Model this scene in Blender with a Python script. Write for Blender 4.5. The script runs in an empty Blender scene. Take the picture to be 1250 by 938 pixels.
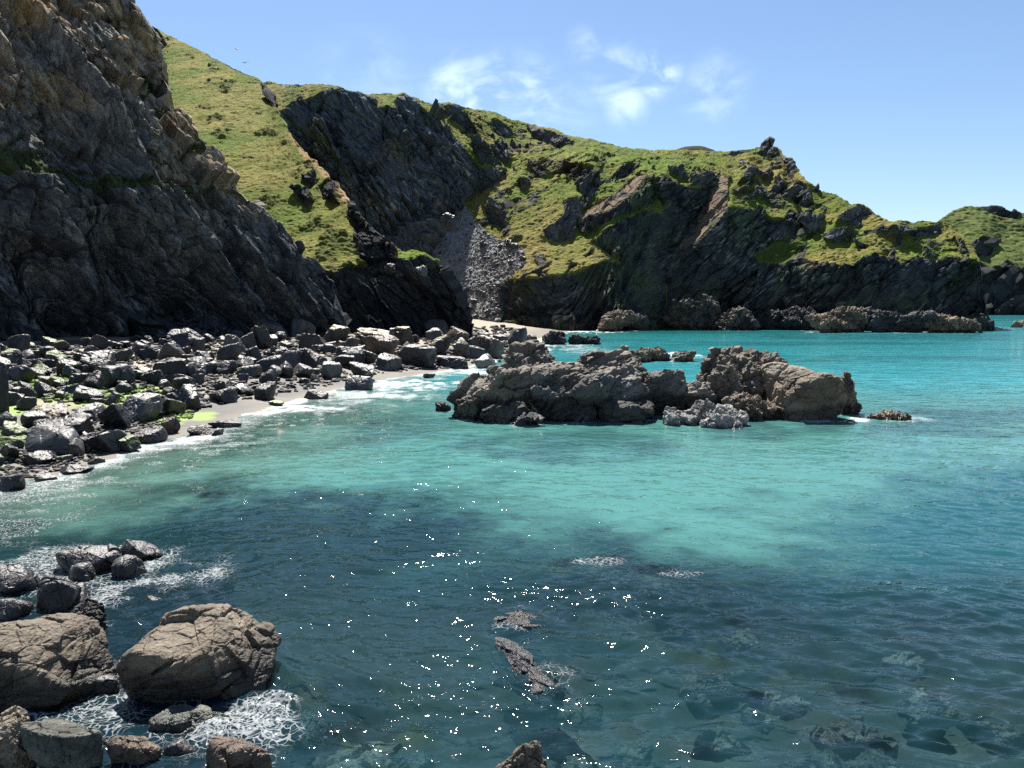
import bpy, bmesh, math, random
import numpy as np
from mathutils import Vector
random.seed(7)
RNG = np.random.default_rng(11)
SC = bpy.context.scene
COL = SC.collection

# ------------------------------------------------------------------ camera
CAM_H, FOC, PITCH = 8.0, 910.0, math.radians(6.1)
CP, SP = math.cos(PITCH), math.sin(PITCH)
cam_data = bpy.data.cameras.new('camera')
cam = bpy.data.objects.new('camera', cam_data); COL.objects.link(cam)
cam.location = (0, 0, CAM_H)
cam.rotation_euler = (math.pi/2 - PITCH, 0, 0)
cam_data.sensor_width = 36.0
cam_data.lens = 36.0*FOC/1250.0
cam_data.clip_start = 0.2
cam_data.clip_end = 20000
SC.camera = cam

def elev(py):
    v = (469.0 - np.asarray(py, float))/FOC
    return (-SP + v*CP)/(CP + v*SP)
def P(px, py, Y):
    """point on the line of sight of photo pixel (px, py) at world distance Y"""
    px = np.asarray(px, float); py = np.asarray(py, float); Y = np.asarray(Y, float)
    v = (469.0 - py)/FOC
    s = Y/(CP + v*SP)
    return np.stack([(px-625.0)/FOC*s, Y + 0*s, CAM_H + s*(-SP + v*CP)], -1)
def PZ(px, py, z=0.0):
    e = elev(py)
    return P(px, py, (z-CAM_H)/e)
def project(p):
    p = np.asarray(p, float); d = p - np.array([0, 0, CAM_H])
    fw = d[..., 1]*CP - d[..., 2]*SP; up = d[..., 1]*SP + d[..., 2]*CP
    return 625 + FOC*d[..., 0]/fw, 469 - FOC*up/fw, fw

# ------------------------------------------------------------------ noise
def _h(ix, iy, iz, seed):
    h = (ix.astype(np.uint32)*np.uint32(374761393) + iy.astype(np.uint32)*np.uint32(668265263)
         + iz.astype(np.uint32)*np.uint32(2147483647 - 1274126177) + np.uint32((seed*2654435761) & 0xffffffff))
    h ^= h >> np.uint32(15); h *= np.uint32(2246822519); h ^= h >> np.uint32(13); h *= np.uint32(3266489917); h ^= h >> np.uint32(16)
    return h
def _f(h): return h.astype(np.float32)*np.float32(1/4294967296.0)
def _i(a): return a.astype(np.int64).astype(np.uint32)
def vnoise(p, seed=0):
    f0 = np.floor(p); d = (p - f0).astype(np.float32)
    w = d*d*d*(d*(d*6-15)+10)
    X, Y, Z = [_i(f0[..., k]) for k in range(3)]
    one = np.uint32(1); out = 0
    for a in (0, 1):
        wx = w[..., 0] if a else 1-w[..., 0]
        for b in (0, 1):
            wy = w[..., 1] if b else 1-w[..., 1]
            for c in (0, 1):
                wz = w[..., 2] if c else 1-w[..., 2]
                out = out + wx*wy*wz*_f(_h(X+np.uint32(a), Y+np.uint32(b), Z+np.uint32(c), seed))
    return out*2-1
def fbm(p, seed=0, octv=4, gain=.5, lac=2.03):
    a, s, n = 1.0, 0, 0
    q = np.asarray(p, float)
    for k in range(octv):
        s = s + a*vnoise(q, seed+k*17); n += a; a *= gain
        q = q[..., [1, 2, 0]]*lac + 3.7
    return s/n
def ridged(p, seed=0, octv=4, gain=.55):
    a, s, n = 1.0, 0, 0
    q = np.asarray(p, float)
    for k in range(octv):
        s = s + a*(1-2*np.abs(vnoise(q, seed+k*31))); n += a; a *= gain
        q = q[..., [1, 2, 0]]*2.1 + 1.3
    return s/n
def facets(p, seed=0, tilt=1.0):
    """fractured-rock relief: every Voronoi cell is a tilted plane at a height of its own; returns (height, crack distance, cell value)"""
    f0 = np.floor(p); d = (p-f0).astype(np.float32)
    X, Y, Z = [_i(f0[..., k]) for k in range(3)]
    n = p.shape[:-1]
    b1 = np.full(n, 9e9, np.float32); b2 = b1.copy(); hh = np.zeros(n, np.float32); cv = np.zeros(n, np.float32)
    for a in (-1, 0, 1):
        for b in (-1, 0, 1):
            for c in (-1, 0, 1):
                h = _h(X+np.uint32(a & 0xffffffff), Y+np.uint32(b & 0xffffffff), Z+np.uint32(c & 0xffffffff), seed)
                r1 = _f(h); r2 = _f(h*np.uint32(2654435761) ^ (h >> np.uint32(7))); r3 = _f((h*np.uint32(40503)+np.uint32(977)) ^ (h << np.uint32(5)))
                dx = d[..., 0]-a-r1; dy = d[..., 1]-b-r2; dz = d[..., 2]-c-r3
                q = dx*dx+dy*dy+dz*dz
                t1 = _f(h*np.uint32(747796405)+np.uint32(13))-.5; t2 = _f(h*np.uint32(277803737)+np.uint32(7))-.5; t3 = _f(h*np.uint32(1597334677)+np.uint32(3))-.5
                val = _f(h*np.uint32(3812015801)+np.uint32(29))
                near = q < b1
                b2 = np.where(near, b1, np.minimum(b2, q))
                hh = np.where(near, val-.5 + tilt*(t1*dx+t2*dy+t3*dz)*2, hh)
                cv = np.where(near, val, cv)
                b1 = np.where(near, q, b1)
    return hh, np.sqrt(b2)-np.sqrt(b1), cv

def inpoly(x, y, poly):
    r = np.zeros(x.shape, bool); n = len(poly)
    for i in range(n):
        x1, y1 = poly[i]; x2, y2 = poly[(i+1) % n]
        if y1 == y2: continue
        c = ((y1 > y) != (y2 > y)) & (x < (x2-x1)*(y-y1)/(y2-y1)+x1)
        r ^= c
    return r
def polydist(x, y, poly, closed=True):
    d = np.full(x.shape, 1e18); n = len(poly)
    for i in range(n if closed else n-1):
        x1, y1 = poly[i]; x2, y2 = poly[(i+1) % n]
        dx, dy = x2-x1, y2-y1; L = dx*dx+dy*dy+1e-12
        t = np.clip(((x-x1)*dx+(y-y1)*dy)/L, 0, 1)
        d = np.minimum(d, (x-x1-t*dx)**2+(y-y1-t*dy)**2)
    return np.sqrt(d)
def sdpoly(x, y, poly):
    """signed distance, positive inside"""
    d = polydist(x, y, poly)
    return np.where(inpoly(x, y, poly), d, -d)
def sstep(a, b, x):
    t = np.clip((x-a)/(b-a), 0, 1); return t*t*(3-2*t)
def lerp(a, b, t):
    return a + (np.asarray(b)-a)*t
def mixc(c, col, t):
    return c + (np.asarray(col, float)-c)*np.clip(t, 0, 1)[..., None]

# ------------------------------------------------------------------ mesh helpers
def tag(o, label, cat, group=None, kind=None):
    o['label'] = label; o['category'] = cat
    if group: o['group'] = group
    if kind: o['kind'] = kind
    return o
def mesh_np(name, V, F, mat, col=None, smooth=False, attrs=None, parent=None):
    me = bpy.data.meshes.new(name)
    V = np.asarray(V, np.float32); F = np.asarray(F, np.int32)
    k = F.shape[1]
    me.vertices.add(len(V)); me.vertices.foreach_set('co', V.ravel())
    me.loops.add(F.size); me.loops.foreach_set('vertex_index', F.ravel())
    me.polygons.add(len(F)); me.polygons.foreach_set('loop_start', np.arange(0, F.size, k, dtype=np.int32))
    me.polygons.foreach_set('loop_total', np.full(len(F), k, np.int32))
    me.polygons.foreach_set('use_smooth', np.full(len(F), bool(smooth)))
    if col is not None:
        a = me.color_attributes.new('Col', 'FLOAT_COLOR', 'POINT')
        c = np.ones((len(V), 4), np.float32); c[:, :col.shape[1]] = col
        a.data.foreach_set('color', c.ravel())
    for k2, v in (attrs or {}).items():
        a = me.attributes.new(k2, 'FLOAT', 'POINT'); a.data.foreach_set('value', np.asarray(v, np.float32).ravel())
    me.update(); me.validate()
    me.materials.append(mat)
    o = bpy.data.objects.new(name, me); COL.objects.link(o)
    if parent: o.parent = parent
    return o
def grid_faces(nr, nc, flip=False):
    i = np.arange(nr*nc).reshape(nr, nc)
    a, b, c, d = i[:-1, :-1], i[:-1, 1:], i[1:, 1:], i[1:, :-1]
    f = np.stack([a, b, c, d] if not flip else [a, d, c, b], -1).reshape(-1, 4)
    return f
def grid_normals(V):
    du = np.gradient(V, axis=1); dv = np.gradient(V, axis=0)
    n = np.cross(du, dv); n /= np.linalg.norm(n, axis=-1, keepdims=True)+1e-9
    return n
def blur(a, k, axis):
    if k < 1: return a
    x = np.arange(-3*k, 3*k+1); g = np.exp(-.5*(x/k)**2); g /= g.sum()
    pad = [(0, 0)]*a.ndim; pad[axis] = (3*k, 3*k)
    b = np.pad(a, pad, mode='edge'); out = 0; n = a.shape[axis]
    for i, w in enumerate(g):
        sl = [slice(None)]*a.ndim; sl[axis] = slice(i, i+n); out = out + w*b[tuple(sl)]
    return out

# ------------------------------------------------------------------ materials
class NT:
    def __init__(s, mat): s.t = mat.node_tree; s.n = s.t.nodes; s.l = s.t.links
    def add(s, typ, **kw):
        n = s.n.new(typ)
        for k, v in kw.items():
            if k.startswith('i_'):
                key = k[2:].replace('_', ' ')
                n.inputs[int(key) if key.isdigit() else key].default_value = v
            else: setattr(n, k, v)
        return n
    def link(s, a, b): s.l.new(a, b)
def new_mat(name):
    m = bpy.data.materials.new(name); m.use_nodes = True; m.node_tree.nodes.clear()
    return m
def land_mat(name, rough=.85, bump=.6, scale=1.2, dist=.3, spec=.3, var=.55, wet_z=None):
    """rock / turf: albedo from the mesh's own colour layer, broken up by fine noise, with fine bump"""
    m = new_mat(name); t = NT(m)
    out = t.add('ShaderNodeOutputMaterial'); b = t.add('ShaderNodeBsdfPrincipled')
    b.inputs['Roughness'].default_value = rough; b.inputs['Specular IOR Level'].default_value = spec
    t.link(b.outputs[0], out.inputs[0])
    at = t.add('ShaderNodeAttribute', attribute_name='Col')
    geo = t.add('ShaderNodeNewGeometry')
    n1 = t.add('ShaderNodeTexNoise', i_Scale=scale, i_Detail=6.0, i_Roughness=.65)
    t.link(geo.outputs['Position'], n1.inputs['Vector'])
    n2 = t.add('ShaderNodeTexNoise', i_Scale=scale*4.3, i_Detail=4.0, i_Roughness=.7)
    t.link(geo.outputs['Position'], n2.inputs['Vector'])
    mr = t.add('ShaderNodeMapRange'); mr.inputs['From Min'].default_value = .3; mr.inputs['From Max'].default_value = .7
    mr.inputs['To Min'].default_value = 1-var; mr.inputs['To Max'].default_value = 1+var
    t.link(n2.outputs[0], mr.inputs['Value'])
    mx = t.add('ShaderNodeMix', data_type='RGBA', blend_type='MULTIPLY'); mx.inputs['Factor'].default_value = 1
    t.link(at.outputs['Color'], mx.inputs[6])
    cb = t.add('ShaderNodeCombineColor')
    for k in range(3): t.link(mr.outputs[0], cb.inputs[k])
    t.link(cb.outputs[0], mx.inputs[7])
    t.link(mx.outputs[2], b.inputs['Base Color'])
    ad = t.add('ShaderNodeMath', operation='ADD'); t.link(n1.outputs[0], ad.inputs[0]); t.link(n2.outputs[0], ad.inputs[1])
    bp = t.add('ShaderNodeBump', i_Strength=bump, i_Distance=dist); t.link(ad.outputs[0], bp.inputs['Height'])
    t.link(bp.outputs[0], b.inputs['Normal'])
    if wet_z is not None:      # rock the sea keeps wet is glossier below a ragged line
        sp = t.add('ShaderNodeSeparateXYZ'); t.link(geo.outputs['Position'], sp.inputs[0])
        a2 = t.add('ShaderNodeMath', operation='MULTIPLY_ADD'); t.link(n1.outputs[0], a2.inputs[0]); a2.inputs[1].default_value = 1.2
        t.link(sp.outputs[2], a2.inputs[2])
        r2 = t.add('ShaderNodeMapRange'); r2.inputs['From Min'].default_value = wet_z; r2.inputs['From Max'].default_value = wet_z+.6
        r2.inputs['To Min'].default_value = .32; r2.inputs['To Max'].default_value = rough
        t.link(a2.outputs[0], r2.inputs['Value']); t.link(r2.outputs[0], b.inputs['Roughness'])
    return m

M_CLIFF = land_mat('cliff_rock', rough=.9, bump=.8, scale=.9, dist=.5, spec=.06)
M_BOULDER = land_mat('boulder_rock', rough=.5, bump=.35, scale=1.6, dist=.10, spec=.5, var=.28)
M_WET = land_mat('sea_washed_rock', rough=.75, bump=.65, scale=2.4, dist=.11, spec=.35, var=.45, wet_z=.9)
M_COBBLE = land_mat('cobble_rock', rough=.75, bump=.3, scale=2.0, dist=.06, spec=.3, var=.25)
M_SAND = land_mat('wet_sand', rough=.7, bump=.35, scale=2.0, dist=.06, spec=.35, var=.25)

# ------------------------------------------------------------------ light
SUN_AZ, SUN_EL = math.radians(-14), math.radians(59)
SUN = Vector((math.sin(SUN_AZ)*math.cos(SUN_EL), math.cos(SUN_AZ)*math.cos(SUN_EL), math.sin(SUN_EL)))
sd = bpy.data.lights.new('sun', 'SUN'); sd.energy = 5.0; sd.angle = math.radians(.53); sd.color = (1, .95, .87)
so = bpy.data.objects.new('sun', sd); so.rotation_euler = SUN.to_track_quat('Z', 'Y').to_euler(); so.location = (0, 0, 100); COL.objects.link(so)
world = bpy.data.worlds.new('World'); SC.world = world; world.use_nodes = True
SKY_STRENGTH, EXPOSURE = .051, 1.55
wt = world.node_tree; wt.nodes.clear()
def wadd(typ, **kw):
    n = wt.nodes.new(typ)
    for k, v in kw.items():
        if k.startswith('i_'): n.inputs[k[2:].replace('_', ' ')].default_value = v
        else: setattr(n, k, v)
    return n
wo = wadd('ShaderNodeOutputWorld'); bg = wadd('ShaderNodeBackground', i_Strength=SKY_STRENGTH)
sky = wadd('ShaderNodeTexSky', sky_type='NISHITA', sun_disc=False, sun_elevation=SUN_EL, sun_rotation=SUN_AZ, air_density=1.0, dust_density=.25, ozone_density=4.0)
wt.links.new(bg.outputs[0], wo.inputs[0])
# thin summer clouds, placed by direction in the sky
tc = wadd('ShaderNodeTexCoord')
nz = wadd('ShaderNodeTexNoise', i_Scale=15.0, i_Detail=9.0, i_Roughness=.6, i_Distortion=.5)
mpw = wadd('ShaderNodeMapping'); mpw.inputs['Scale'].default_value = (1, 1, 1.9); mpw.inputs['Rotation'].default_value = (0, .35, 0)
wt.links.new(tc.outputs['Generated'], mpw.inputs['Vector']); wt.links.new(mpw.outputs[0], nz.inputs['Vector'])
def skydir(px, py):
    p = P(px, py, 1.0) - np.array([0, 0, CAM_H]); return Vector(p).normalized()
acc = None
for (cx, cy, rad, amp) in [(596, 114, 52, .62), (556, 106, 48, .44), (640, 126, 62, .40), (700, 128, 40, .15), (802, 88, 32, .80), (764, 124, 32, .46), (748, 92, 40, .42), (715, 60, 28, .26), (872, 108, 44, .26), (450, 104, 70, .14)]:
    d = skydir(cx, cy); r = rad/FOC
    vd = wadd('ShaderNodeVectorMath', operation='DISTANCE'); nv = wadd('ShaderNodeVectorMath', operation='NORMALIZE')
    wt.links.new(tc.outputs['Generated'], nv.inputs[0]); wt.links.new(nv.outputs[0], vd.inputs[0]); vd.inputs[1].default_value = d
    mr = wadd('ShaderNodeMapRange', interpolation_type='SMOOTHERSTEP'); mr.inputs['From Min'].default_value = 0; mr.inputs['From Max'].default_value = r*1.25
    mr.inputs['To Min'].default_value = amp*.72; mr.inputs['To Max'].default_value = 0
    wt.links.new(vd.outputs['Value'], mr.inputs['Value'])
    if acc is None: acc = mr.outputs[0]
    else:
        mm = wadd('ShaderNodeMath', operation='MAXIMUM'); wt.links.new(acc, mm.inputs[0]); wt.links.new(mr.outputs[0], mm.inputs[1]); acc = mm.outputs[0]
nr = wadd('ShaderNodeMapRange', interpolation_type='SMOOTHSTEP'); nr.inputs['From Min'].default_value = .38; nr.inputs['From Max'].default_value = .70
wt.links.new(nz.outputs[0], nr.inputs['Value'])
cm = wadd('ShaderNodeMath', operation='MULTIPLY'); wt.links.new(acc, cm.inputs[0]); wt.links.new(nr.outputs[0], cm.inputs[1])
mixw = wadd('ShaderNodeMix', data_type='RGBA'); wt.links.new(cm.outputs[0], mixw.inputs['Factor'])
wt.links.new(sky.outputs[0], mixw.inputs[6]); mixw.inputs[7].default_value = (12, 13.5, 15.5, 1)
wt.links.new(mixw.outputs[2], bg.inputs['Color'])
SC.view_settings.view_transform = 'Standard'; SC.view_settings.look = 'None'
SC.view_settings.exposure = EXPOSURE; SC.view_settings.gamma = 1; SC.view_settings.use_curve_mapping = False
SC.cycles.use_denoising = False   # keeps the sun sparkle on the water crisp
SC.cycles.max_bounces = 6; SC.cycles.diffuse_bounces = 2; SC.cycles.glossy_bounces = 3; SC.cycles.transparent_max_bounces = 8
SC.cycles.sample_clamp_indirect = 4.0
# ------------------------------------------------------------------ cliffs and hills
def solve_depth(px0, px1, py0, py1, step, base, Y0, m_of, gh_of=None, wh=.12, wd=4.0, iters=500):
    """depth of a hillside from the slope of each stretch of it: least squares over ln(distance)"""
    xs = np.arange(px0, px1+step, step, dtype=float); ys = np.arange(py1, py0-step, -step, dtype=float)   # rows go up
    X, Yp = np.meshgrid(xs, ys)
    m = m_of(X, Yp); e = elev(Yp)
    gv = np.clip(1.0/np.maximum(m-e, .12), 0, 6)*np.gradient(e, axis=0)
    gv = .5*(gv[1:]+gv[:-1])
    gh = np.zeros((X.shape[0], X.shape[1]-1)) if gh_of is None else gh_of(X[:, 1:], Yp[:, 1:])*step
    bpy_ = np.interp(xs, *zip(*base)); q0 = np.log(np.interp(xs, *zip(*Y0)))
    W = np.exp(-.5*((Yp-bpy_[None, :])/(step*.8))**2)*wd
    q = np.cumsum(np.vstack([np.zeros((1, X.shape[1])), gv]), 0)
    rb = np.argmin(np.abs(Yp-bpy_[None, :]), 0)
    q = q - q[rb, np.arange(len(xs))][None, :] + q0[None, :]
    def A(v):
        r = W*v
        d = v[1:]-v[:-1]; r[1:] += d; r[:-1] -= d
        d = wh*(v[:, 1:]-v[:, :-1]); r[:, 1:] += d; r[:, :-1] -= d
        return r
    b = W*q0[None, :]
    b[1:] += gv; b[:-1] -= gv
    b[:, 1:] += wh*gh; b[:, :-1] -= wh*gh
    r = b-A(q); p = r.copy(); rs = (r*r).sum()
    for _ in range(iters):
        Ap = A(p); al = rs/((p*Ap).sum()+1e-30); q = q+al*p; r = r-al*Ap; rn = (r*r).sum()
        if rn < 1e-10: break
        p = r+rn/rs*p; rs = rn
    return xs, ys, q
def bilin(xs, ys, q, px, py):
    fx = np.clip((px-xs[0])/(xs[1]-xs[0]), 0, len(xs)-1.001); fy = np.clip((py-ys[0])/(ys[1]-ys[0]), 0, len(ys)-1.001)
    i = fx.astype(int); j = fy.astype(int); a = fx-i; b = fy-j
    return (q[j, i]*(1-a)+q[j, i+1]*a)*(1-b)+(q[j+1, i]*(1-a)+q[j+1, i+1]*a)*b
def soft(X, Y, polys, w=2.5):
    r = np.zeros(X.shape)
    for pl in polys:
        x0 = min(p[0] for p in pl)-12; x1 = max(p[0] for p in pl)+12; y0 = min(p[1] for p in pl)-12; y1 = max(p[1] for p in pl)+12
        k = (X > x0) & (X < x1) & (Y > y0) & (Y < y1)
        if not k.any(): continue
        r[k] = np.maximum(r[k], sstep(-w, w, sdpoly(X[k], Y[k], pl)))
    return r
def relief(px0, px1, nx, ny, sky, base, Y0, m_of, back, gh_of=None, wh=.12, step=2.0, ytop=None, iters=500, rag=0.0, seed=1):
    ys_ = [p[1] for p in sky]; top = min(ys_) if ytop is None else ytop
    xs, ys, q = solve_depth(px0, px1, top-8, max(p[1] for p in base)+4, step, base, Y0, m_of, gh_of, wh, iters=iters)
    cx = np.linspace(px0, px1, nx); sk = np.interp(cx, *zip(*sky)); ba = np.interp(cx, *zip(*base))
    t = np.linspace(0, 1, ny)[:, None]
    py = ba[None, :]+(np.minimum(sk, ba-1)-ba)[None, :]*t; px = np.broadcast_to(cx[None, :], py.shape)
    Y = np.exp(bilin(xs, ys, q, px, py))
    V = P(px, py, Y)
    crest = V[-1]; hd = crest[:, :2]/np.linalg.norm(crest[:, :2], axis=1, keepdims=True)
    rows = []
    for (d, dz) in back:
        r = crest.copy(); r[:, :2] += hd*d; r[:, 2] += dz; rows.append(r)
    foot = V[:1].copy(); foot[..., 2] -= 5; foot[0, :, :2] -= 0
    V = np.concatenate([foot, V, np.array(rows)], 0)
    px = np.concatenate([px[:1], px, np.repeat(px[-1:], len(rows), 0)]); py = np.concatenate([py[:1], py, np.repeat(py[-1:], len(rows), 0)])
    return V, px, py
def strata(p, ang, stretch=3.0, yaw=0.0):
    """coordinates whose first axis runs along beds that dip by ang in the x-z plane, shortened along the beds"""
    c, s = math.cos(ang), math.sin(ang)
    a = p[..., 0]*c+p[..., 2]*s; b = -p[..., 0]*s+p[..., 2]*c
    return np.stack([a/stretch, p[..., 1]*.8, b], -1)

# --- the long hillside round the cove and the headland ----------------------
H_SKY = [(300,101),(330,101),(355,103),(395,103),(412,105),(430,110),(450,114),(487,115),(500,116),(520,124),(540,126),(560,128),(580,134),(605,137),(622,146),(650,152),(680,160),(700,167),(740,174),(780,183),(800,184),(884,185),(900,183),(915,181),(926,180),(932,175),(938,173),(945,180),(953,184),(956,192),(965,194),(972,205),(975,213),(985,223),(1000,233),(1020,240),(1040,249),(1050,250),(1062,256),(1068,263),(1085,271),(1100,272),(1115,272),(1122,269),(1132,269),(1140,271),(1150,270),(1160,276),(1175,288),(1187,303),(1196,318),(1198,340),(1200,365),(1206,385),(1214,402)]
H_BASE = [(300,400),(575,392),(600,392),(620,393),(690,396),(720,398),(770,399),(820,399),(900,400),(990,402),(1010,405),(1060,406),(1140,405),(1195,405),(1214,404)]
H_Y0 = [(300,275),(480,268),(560,258),(600,240),(690,228),(770,232),(820,250),(900,250),(1000,232),(1060,226),(1214,234)]
H_CLIFF = [
 [(300,150),(346,137),(362,122),(378,119),(397,112),(414,108),(440,114),(459,121),(462,133),(474,130),(486,137),(481,124),(493,116),(507,124),(531,145),(550,164),(570,186),(586,205),(618,212),(596,229),(567,246),(560,263),(545,270),(532,286),(526,310),(524,345),(530,400),(300,400)],
 [(784,216),(818,221),(838,229),(864,231),(878,212),(868,233),(864,252),(843,283),(822,310),(811,340),(812,402),(775,402),(765,375),(770,335),(747,313),(722,296),(743,277),(768,267),(789,258),(808,262),(812,250),(800,236)],
 [(703,272),(716,265),(743,258),(774,236),(784,216),(800,240),(795,254),(760,263),(735,275),(714,290)],
 [(620,342),(647,340),(676,336),(705,331),(726,323),(739,317),(760,323),(770,338),(780,373),(785,402),(706,402),(639,398),(614,381),(612,348)],
 [(888,256),(895,254),(932,260),(941,267),(957,267),(964,256),(980,266),(972,283),(957,289),(918,314),(925,322),(943,325),(972,325),(980,334),(993,326),(1012,324),(1045,324),(1066,315),(1101,321),(1118,315),(1140,321),(1174,315),(1198,321),(1230,410),(1140,410),(1000,410),(900,405),(812,402),(816,339),(826,323),(838,312),(857,291),(870,277),(880,266)],
]
H_ROCKS = [
 [(531,131),(560,128),(572,143),(582,160),(594,191),(589,203),(579,186),(574,162),(550,145)],
 [(600,146),(614,148),(630,165),(616,169),(602,161)], [(597,180),(608,171),(627,194),(620,200),(602,190)],
 [(631,221),(640,218),(649,226),(640,234)], [(591,254),(602,244),(616,250),(620,273),(614,279),(600,273)],
 [(699,219),(714,211),(733,209),(733,227),(726,238),(718,248),(710,236)],
 [(689,248),(693,242),(710,242),(712,265),(703,269),(703,292),(681,296),(666,290),(664,281),(676,273),(689,261)],
 [(749,213),(764,198),(780,200),(774,211),(753,219)],
 [(912,206),(922,214),(911,225),(901,223)], [(937,204),(945,212),(934,221),(928,214)], [(949,214),(960,225),(953,235),(934,243),(943,227)],
 [(974,220),(984,227),(993,248),(982,254),(962,243)], [(959,202),(972,208),(968,218),(960,212)], [(895,233),(905,229),(906,235),(897,237)],
 [(922,229),(932,237),(930,241),(916,241)], [(993,227),(1003,233),(1000,236),(990,232)],
 [(815,204),(834,206),(841,216),(834,219),(818,211)], [(843,214),(862,210),(874,216),(862,229),(842,226)],
 [(1019,274),(1030,261),(1047,250),(1066,262),(1053,265),(1051,278)], [(1006,287),(1017,280),(1047,285),(1034,293),(1008,298)],
 [(1084,285),(1135,276),(1148,272),(1150,285),(1101,290),(1081,290)], [(1127,309),(1148,313),(1135,316)], [(1045,296),(1062,300),(1056,304),(1044,302)],
 [(980,267),(1004,267),(1004,283),(984,289)], [(926,186),(930,176),(938,172),(946,182),(953,190),(940,194)], [(884,190),(900,184),(912,186),(898,192)],
 [(955,193),(966,196),(974,210),(962,204)],[(640,152),(668,160),(690,166),(700,176),(680,178),(660,172)],
]
H_SCARP = [[(645,196),(668,195),(735,202),(733,209),(706,219),(685,213),(660,219),(643,204)]]
H_SCREE = [[(545,268),(560,263),(567,250),(578,268),(600,288),(640,306),(642,322),(620,340),(612,350),(614,381),(604,398),(560,400),(530,400),(522,345),(526,308),(532,286)]]
H_STRIP = [[(878,212),(890,222),(888,254),(880,266),(857,291),(826,323),(812,342),(822,310),(843,283),(864,252),(868,233)], [(790,212),(774,236),(743,258),(703,270),(720,256),(750,238),(776,214)]]
H_SHADE_GRASS = [[(918,316),(957,289),(985,290),(985,305),(950,318),(925,322)], [(716,240),(734,226),(728,250),(712,266),(704,260)], [(750,306),(775,300),(772,316),(758,318)]]
H_GREEN = [[(668,188),(700,174),(740,178),(800,188),(880,188),(884,200),(860,208),(830,202),(790,210),(735,200)], [(884,215),(900,225),(905,240),(940,250),(930,260),(896,252),(888,256)], [(1075,300),(1140,290),(1180,305),(1150,320),(1110,318)]]
def H_m(X, Y):
    m = np.full(X.shape, .62)
    m = lerp(m, .42, sstep(235, 200, Y)*sstep(620, 700, X)*sstep(960, 900, X))
    m = lerp(m, .85, soft(X, Y, H_SCREE, 4))
    m = lerp(m, 1.3, soft(X, Y, H_SCARP))
    m = lerp(m, 1.7, soft(X, Y, H_SHADE_GRASS))
    c = soft(X, Y, H_CLIFF, 1.5); m = np.exp(lerp(np.log(m), math.log(3.6), c))
    c = soft(X, Y, H_ROCKS, 1.5); m = np.exp(lerp(np.log(m), math.log(4.5), c))
    return m
nx, ny = 1060, 380
V, px, py = relief(300, 1214, nx, ny, H_SKY, H_BASE, H_Y0, H_m, [(4, -.3), (15, -2), (60, -12), (160, -60)], wh=.10, iters=700)
cl = soft(px, py, H_CLIFF, 2.0); rk = soft(px, py, H_ROCKS, 2.0); sc_ = soft(px, py, H_SCREE, 4); sc_ = sstep(.3, .7, sc_+.5*fbm(V/4, 2, 3)*(sc_ > .02)*(sc_ < .98)); scarp = soft(px, py, H_SCARP, 2); strip = soft(px, py, H_STRIP, 2); dg = soft(px, py, H_SHADE_GRASS, 3); gr = soft(px, py, H_GREEN, 9)
N = grid_normals(V)
if N[ny//2, :, 1].mean() > 0: N = -N
right = sstep(640, 800, px)
e1 = fbm(V/5, 3, 4)
rock = np.clip(np.maximum(np.maximum(cl, rk), np.maximum(scarp*.6, strip*.75)), 0, 1)
# ragged turf edge and stones poking through the turf
rock = np.clip(sstep(.35, .65, rock + .55*e1*(rock > .02)*(rock < .98)), 0, 1)
poke = sstep(.62, .72, ridged(strata(V, math.radians(40), 2)/7, 77, 3) + .18*sstep(560, 640, px)*sstep(700, 620, px) + .12*sstep(880, 930, px)*(py > 180))*(1-sc_)
rock0 = rock
SL = strata(V, math.radians(-52), 2.6); SR = strata(V, math.radians(42), 2.8)
S_ = SL+(SR-SL)*right[..., None]
f1, c1, v1 = facets(S_/9.0, 5, 1.2); f2, c2, v2 = facets(S_/3.6+7, 6, 1.2); f3, c3, v3 = facets(S_/1.5+3, 8, 1.1)
crest = np.interp(px, *zip(*H_SKY)); calm = lerp(.12, 1.0, sstep(0, 16, py-crest)); calm = np.maximum(calm, sstep(900, 920, px)*sstep(1010, 990, px)*.75)
poke = poke*sstep(2, 14, py-crest)
rock = np.maximum(rock*0+rock0, poke*.9)
vary = (.45+.9*sstep(-.3, .4, fbm(V/14, 12, 2)))*(1+.8*sstep(640, 580, px))
disp = calm*vary*rock*(2.4*f1 + 1.4*f2 + .7*f3 - .5*sstep(.12, 0, c2) - .25*sstep(.12, 0, c3)) + rock*calm*(1.6*fbm(V/16, 9, 3) + 2.2*ridged(S_/16+3, 10, 3)) 
disp = disp + (1-rock)*(1-sc_)*(.9*fbm(V/9, 21, 3) + (.65*fbm(V/2.6, 22, 3)+.5*sstep(.1, .4, fbm(V/6, 24, 3))*np.abs(vnoise(V/1.5, 25)))*(1+dg) + .3*np.abs(vnoise(V/1.1, 23)))
g1, gc1, gv1 = facets(V/1.7, 41, .9); g2, gc2, gv2 = facets(V/.8, 42, .8)
big = sstep(.55, .75, fbm(V/9, 43, 2)*.5+.5+.25*sstep(560, 600, px)-.12*(py < 310))
disp = disp + sc_*(1-rock)*(.35*g2 + (.45*g1+.15)*big + .5*fbm(V/5, 44, 3))
disp = disp*(1-.75*strip)*(1-.5*(poke > .05)*(rock0 < .3))
disp[0] = disp[1]*.5
V2 = V+N*disp[..., None]
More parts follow.
